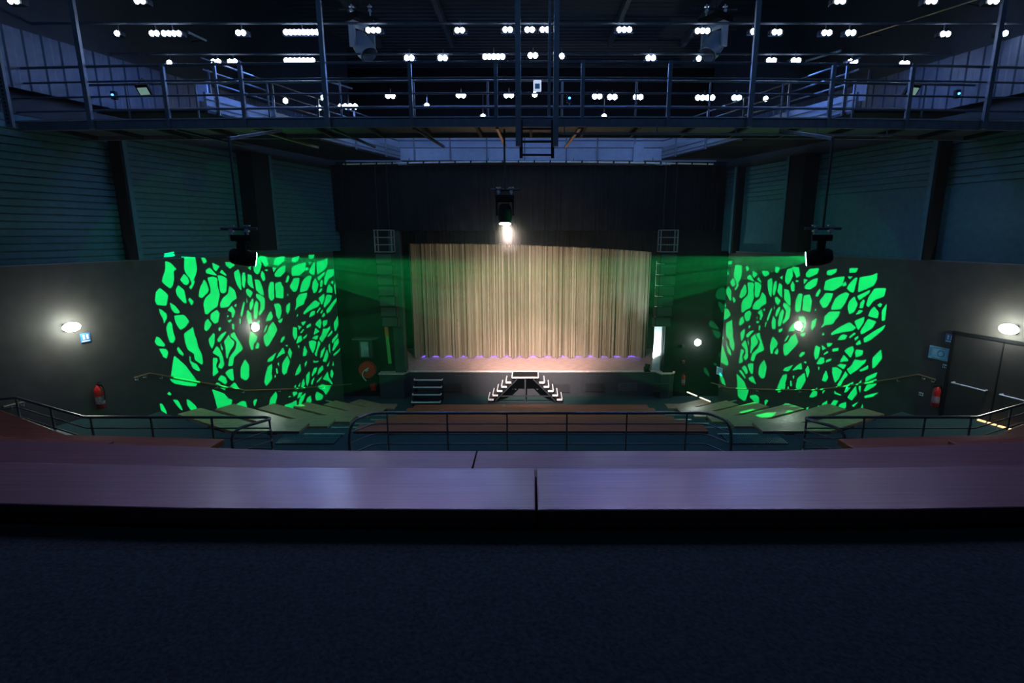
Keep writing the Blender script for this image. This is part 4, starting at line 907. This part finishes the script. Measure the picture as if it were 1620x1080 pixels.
rows = [(11.3, 'front', [(184, 52, 1), (243, 52, 2), (270, 52, 4), (380, 51, 2), (476, 50, 8), (590, 47, 3), (727, 47, 2), (803, 46, 2), (838, 46, 2), (862, 46, 2), (988, 46, 3), (1112, 48, 3), (1192, 49, 1), (1230, 50, 2), (1309, 51, 2), (1347, 51, 2), (1497, 53, 2), (1588, 52, 2)]),
        (12.7, 'middle', [(267, 99, 1), (341, 97, 2), (367, 97, 2), (473, 95, 7), (647, 91, 2), (700, 91, 2), (781, 89, 5), (843, 87, 2), (889, 88, 1), (1030, 91, 2), (1106, 92, 1), (1221, 95, 2), (1260, 95, 2), (1350, 97, 2), (1432, 100, 2)]),
        (15.8, 'rear', [(451, 159, 1), (511, 154, 1), (504, 170, 1), (550, 168, 4), (617, 151, 2), (675, 167, 1), (729, 150, 2), (805, 150, 2), (846, 149, 1), (945, 152, 2), (969, 153, 2), (1010, 153, 2), (1116, 154, 4), (1166, 154, 2), (1212, 156, 1), (764, 184, 1), (956, 184, 1)])]
words_n = {1: 'single', 2: 'twin', 3: 'triple', 4: 'four-lens', 5: 'five-lens', 7: 'seven-lens', 8: 'eight-lens'}
for Y, rn, ls in rows:
    seen = {}
    tot = {}
    for _, _, n in ls: tot[n] = tot.get(n, 0) + 1
    z = atY(840, ls[0][1], Y).z
    pipe = MB().tube([((wx(Y) + .1) * (i / 10 - 1), Y + .08, z + .2) for i in range(21)], .024).build('lighting_pipe', 'steel')
    tag(pipe, 'thin horizontal lighting pipe carrying the %s row of blue-white lamps' % rn, 'pipe', 'lighting pipes')
    ords = ['first', 'second', 'third', 'fourth', 'fifth', 'sixth', 'seventh', 'eighth', 'ninth', 'tenth', 'eleventh', 'twelfth']
    rowname = {'front': 'uppermost', 'middle': 'middle', 'rear': 'lowest'}[rn]
    for px, py, n in sorted(ls):
        seen[n] = seen.get(n, 0) + 1
        w1 = '' if tot[n] == 1 else ' ' + ords[seen[n] - 1] + ' such from the left'
        led_bar(px, py, Y, n, ('%s blue-white LED lamp in the %s row,%s' % (words_n[n], rowname, w1)).rstrip(',').replace(',  ', ', '), 'LED lamps on the lighting grid', sp=7.0 if n < 5 else 6.2, zp=z + .2)
for px, lab in ((20, 'leftmost'), (220, 'second from left'), (1330, 'third from left'), (1475, 'fourth from left'), (1573, 'rightmost')):
    led_bar(px, 1, 9.6, 2, 'LED lamp cut by the top edge of the photo, %s' % lab, 'LED lamps at the top edge')

# purlins and roof beams running towards the stage
for i, (x, lab) in enumerate(((-9, 'far left'), (-5.6, 'left of the centre'), (-2.9, 'just left of the ladder'), (2.9, 'just right of the ladder'), (5.6, 'right of the centre'), (9, 'far right'))):
    tag(MB().box((x - .07, 4, 6.75), (x + .07, 21, 7.0)).build('roof_beam', 'steel'), 'dark roof beam running towards the stage, ' + lab, 'beam', 'roof beams')

# small floods and boxes around the catwalk
def flood(px, py, Y, label, tilt):
    c = atY(px, py, Y); t = thing('flood_light', c, label, 'floodlight', 'floodlights on the catwalk')
    m4 = look(c, (tilt, -.8, -.5))
    MB(m4).box((-.15, -.11, -.05), (.15, .11, .02)).build('housing', 'black', t, bevel=.01)
    MB(m4).box((-.11, -.075, .02), (.11, .06, .028)).build('glass', 'flood_glass', t)
    MB().tube(arc(c + Vector((-.1, 0, .05)), c + Vector((0, 0, .4)), c + Vector((.1, 0, .05)), 4), .01, 5).build('bracket', 'brass', t)
flood(228, 143, 11.2, 'small floodlight with pale glass hanging at the left of the catwalk', -.15)
flood(1443, 143, 11.2, 'small floodlight with pale glass hanging at the right of the catwalk', .2)
c = atY(850, 136, 11.5); t = thing('control_box', c, 'small bright white box on the rear rail beside the centre ladder', 'box')
MB().tube([c + Vector((0, .05, .1)), (c.x, cy(c.x) + 1.14, 3.12)], .015, 6).build('bracket', 'steel', t)
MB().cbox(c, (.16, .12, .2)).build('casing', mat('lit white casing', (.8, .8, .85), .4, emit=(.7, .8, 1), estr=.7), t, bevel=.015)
MB().cbox(c + Vector((0, -.065, -.02)), (.1, .01, .1)).build('display', 'signc', t)
for px, lab in ((319, 'white upright board on the left side gallery behind the catwalk'), (1360, 'white square board on the right side gallery behind the catwalk')):
    c = atY(px, 145, 13.5); t = thing('notice_board', c, lab, 'board', 'white boards on the galleries')
    MB().cbox(c, (.3, .04, .42)).build('board', mat('white board', (.6, .65, .85), .5), t); MB().bar(c + Vector((.2, .03, -.5)), c + Vector((.2, .03, .5)), .04, .04).build('post', 'steel', t)
for px, py, Y, lab in ((178, 150, 12, 'small blue status lamp on the left gallery'), (1517, 148, 12, 'small blue status lamp on the right gallery'), (901, 155, 11.62, 'small blue status lamp behind the catwalk right of the ladder')):
    c = atY(px, py, Y); t = thing('status_lamp', c, lab, 'indicator', 'blue status lamps')
    if Y == 11.62: MB().tube([c + Vector((0, .05, -.05)), (c.x, cy(c.x) + 1.14, 2.62)], .015, 6).build('bracket', 'steel', t)
    MB().cbox(c + Vector((0, .05, 0)), (.1, .08, .16)).build('box', 'black', t); MB(look(c, (0, -1, 0))).lathe([(.025, 0), (.02, .02), (.005, .028)], n=10).build('lens', mat('blue lamp', (.1, .3, 1), .3, emit=(.05, .3, 1), estr=6), t)

# ladder-like perforated mast at the far left end of the catwalk
x = pX(8, 130, 10.1)
t = thing('cable_mast', (x, 10.1, 1.9), 'tall perforated steel mast at the far left end of the catwalk', 'mast')
MB().bar((x, 10.05, 1.9), (x, 10.05, 3.5), .12, .06).build('mast_body', 'steel', t)
mb = MB()
for i in range(22): mb.cbox((x, 10.015, 1.98 + i * .068), (.03, .01, .03))
mb.build('perforations', 'black', t)

# ------------------------------------------------------------ haze
hz = MB().prism([(-(wx(7) - .3), 7), ((wx(7) - .3), 7), (7.1, 19.5), (5.0, 22.3), (-4.9, 22.3), (-7.1, 19.5)], FLOOR + .05, 1.95).build('stage_haze', 'black')
hm = bpy.data.materials.new('thin stage haze'); hm.use_nodes = True; nt = hm.node_tree; nt.nodes.clear()
out = nt.nodes.new('ShaderNodeOutputMaterial'); vs_ = nt.nodes.new('ShaderNodeVolumeScatter')
vs_.inputs['Density'].default_value = .0024; vs_.inputs['Anisotropy'].default_value = .3
nt.links.new(vs_.outputs[0], out.inputs['Volume'])
hz.data.materials.clear(); hz.data.materials.append(hm)
tag(hz, 'thin theatrical haze filling the air in front of the stage', 'haze', kind='stuff')

# denser puff of haze where the central lamp's beam starts
pc = cc + Vector((0, .3, -.42))
hb = bmesh.new(); bmesh.ops.create_icosphere(hb, subdivisions=3, radius=1); me = bpy.data.meshes.new('haze_puff'); hb.to_mesh(me); hb.free()
ho = bpy.data.objects.new('haze_puff', me); COL.objects.link(ho); ho.location = pc; ho.scale = (1.4, .9, .62)
hm2 = bpy.data.materials.new('thicker haze'); hm2.use_nodes = True; nt = hm2.node_tree; nt.nodes.clear()
out = nt.nodes.new('ShaderNodeOutputMaterial'); v2 = nt.nodes.new('ShaderNodeVolumeScatter'); v2.inputs['Anisotropy'].default_value = .2
tc = nt.nodes.new('ShaderNodeTexCoord'); g2 = nt.nodes.new('ShaderNodeTexGradient'); g2.gradient_type = 'SPHERICAL'
nz = nt.nodes.new('ShaderNodeTexNoise'); nz.inputs['Scale'].default_value = 2
m1 = nt.nodes.new('ShaderNodeMath'); m1.operation = 'MULTIPLY'; m2 = nt.nodes.new('ShaderNodeMath'); m2.operation = 'MULTIPLY'; m2.inputs[1].default_value = .09
nt.links.new(tc.outputs['Object'], g2.inputs[0]); nt.links.new(tc.outputs['Object'], nz.inputs['Vector'])
nt.links.new(g2.outputs['Fac'], m1.inputs[0]); nt.links.new(nz.outputs[0], m1.inputs[1]); nt.links.new(m1.outputs[0], m2.inputs[0])
nt.links.new(m2.outputs[0], v2.inputs['Density']); nt.links.new(v2.outputs[0], out.inputs['Volume'])
me.materials.append(hm2)
tag(ho, 'brighter puff of haze in the beam right below the central lamp', 'haze', kind='stuff')

for pq in (((88, 682), (160, 705)), ((1538, 707), (1606, 684))):
    a = atZ(*pq[0], -3.98); b = atZ(*pq[1], -3.98); nosing(a, b, .07, .04)
# ribbed mats at the head of the two stair aisles
for side, lab in ((-1, 'left'), (1, 'right')):
    c = atZ(490 if side < 0 else 1192, 695, -4.0); t = thing('floor_mat', (c.x, c.y, -4.0), 'ribbed dark rubber mat on the cross aisle floor, %s of the central railing' % lab, 'mat', 'rubber mats')
    MB().cbox((c.x, c.y, -3.992), (1.15, .5, .012)).build('backing', 'black', t)
    mb = MB()
    for i in range(24):
        for j in range(9): mb.cbox((c.x - .55 + i * .048, c.y - .22 + j * .055, -3.982), (.03, .03, .01))
    o_ = mb.build('tread_pattern', mat('teal rubber', (.06, .16, .2), .35), t); o_['kind'] = 'stuff'

# slim tubes and conduit under the roof
for pa, pb, m_, lab, nm in (((1288, 98), (1344, 82), 'panel', 'short pale tube light high above the right end of the catwalk', 'tube_light'), ((283, 53), (312, 66), 'panel', 'short pale tube light high above the left end of the catwalk', 'tube_light'),
                            ((1372, 61), (1566, 1), 'brass', 'long rust brown conduit sloping under the roof at the upper right', 'conduit'), ((502, 128), (546, 141), 'panel', 'thin pale tube behind the catwalk hanger at the left', 'tube_light')):
    side = -1 if pa[0] < 810 else 1
    n = wall_normal(side); a = atW(*pa, side) + n * .3; b = atW(*pb, side) + n * .3
    t = thing(nm, a, lab, 'tube light' if nm == 'tube_light' else 'conduit')
    MB().tube([a, a.lerp(b, .5), b], .03 if nm == 'tube_light' else .016).build('tube', m_, t, True)
    for k in (.1, .9): q = a.lerp(b, k); MB().tube([q, q - n * .42], .012, 6).build('bracket', 'dsteel', t)
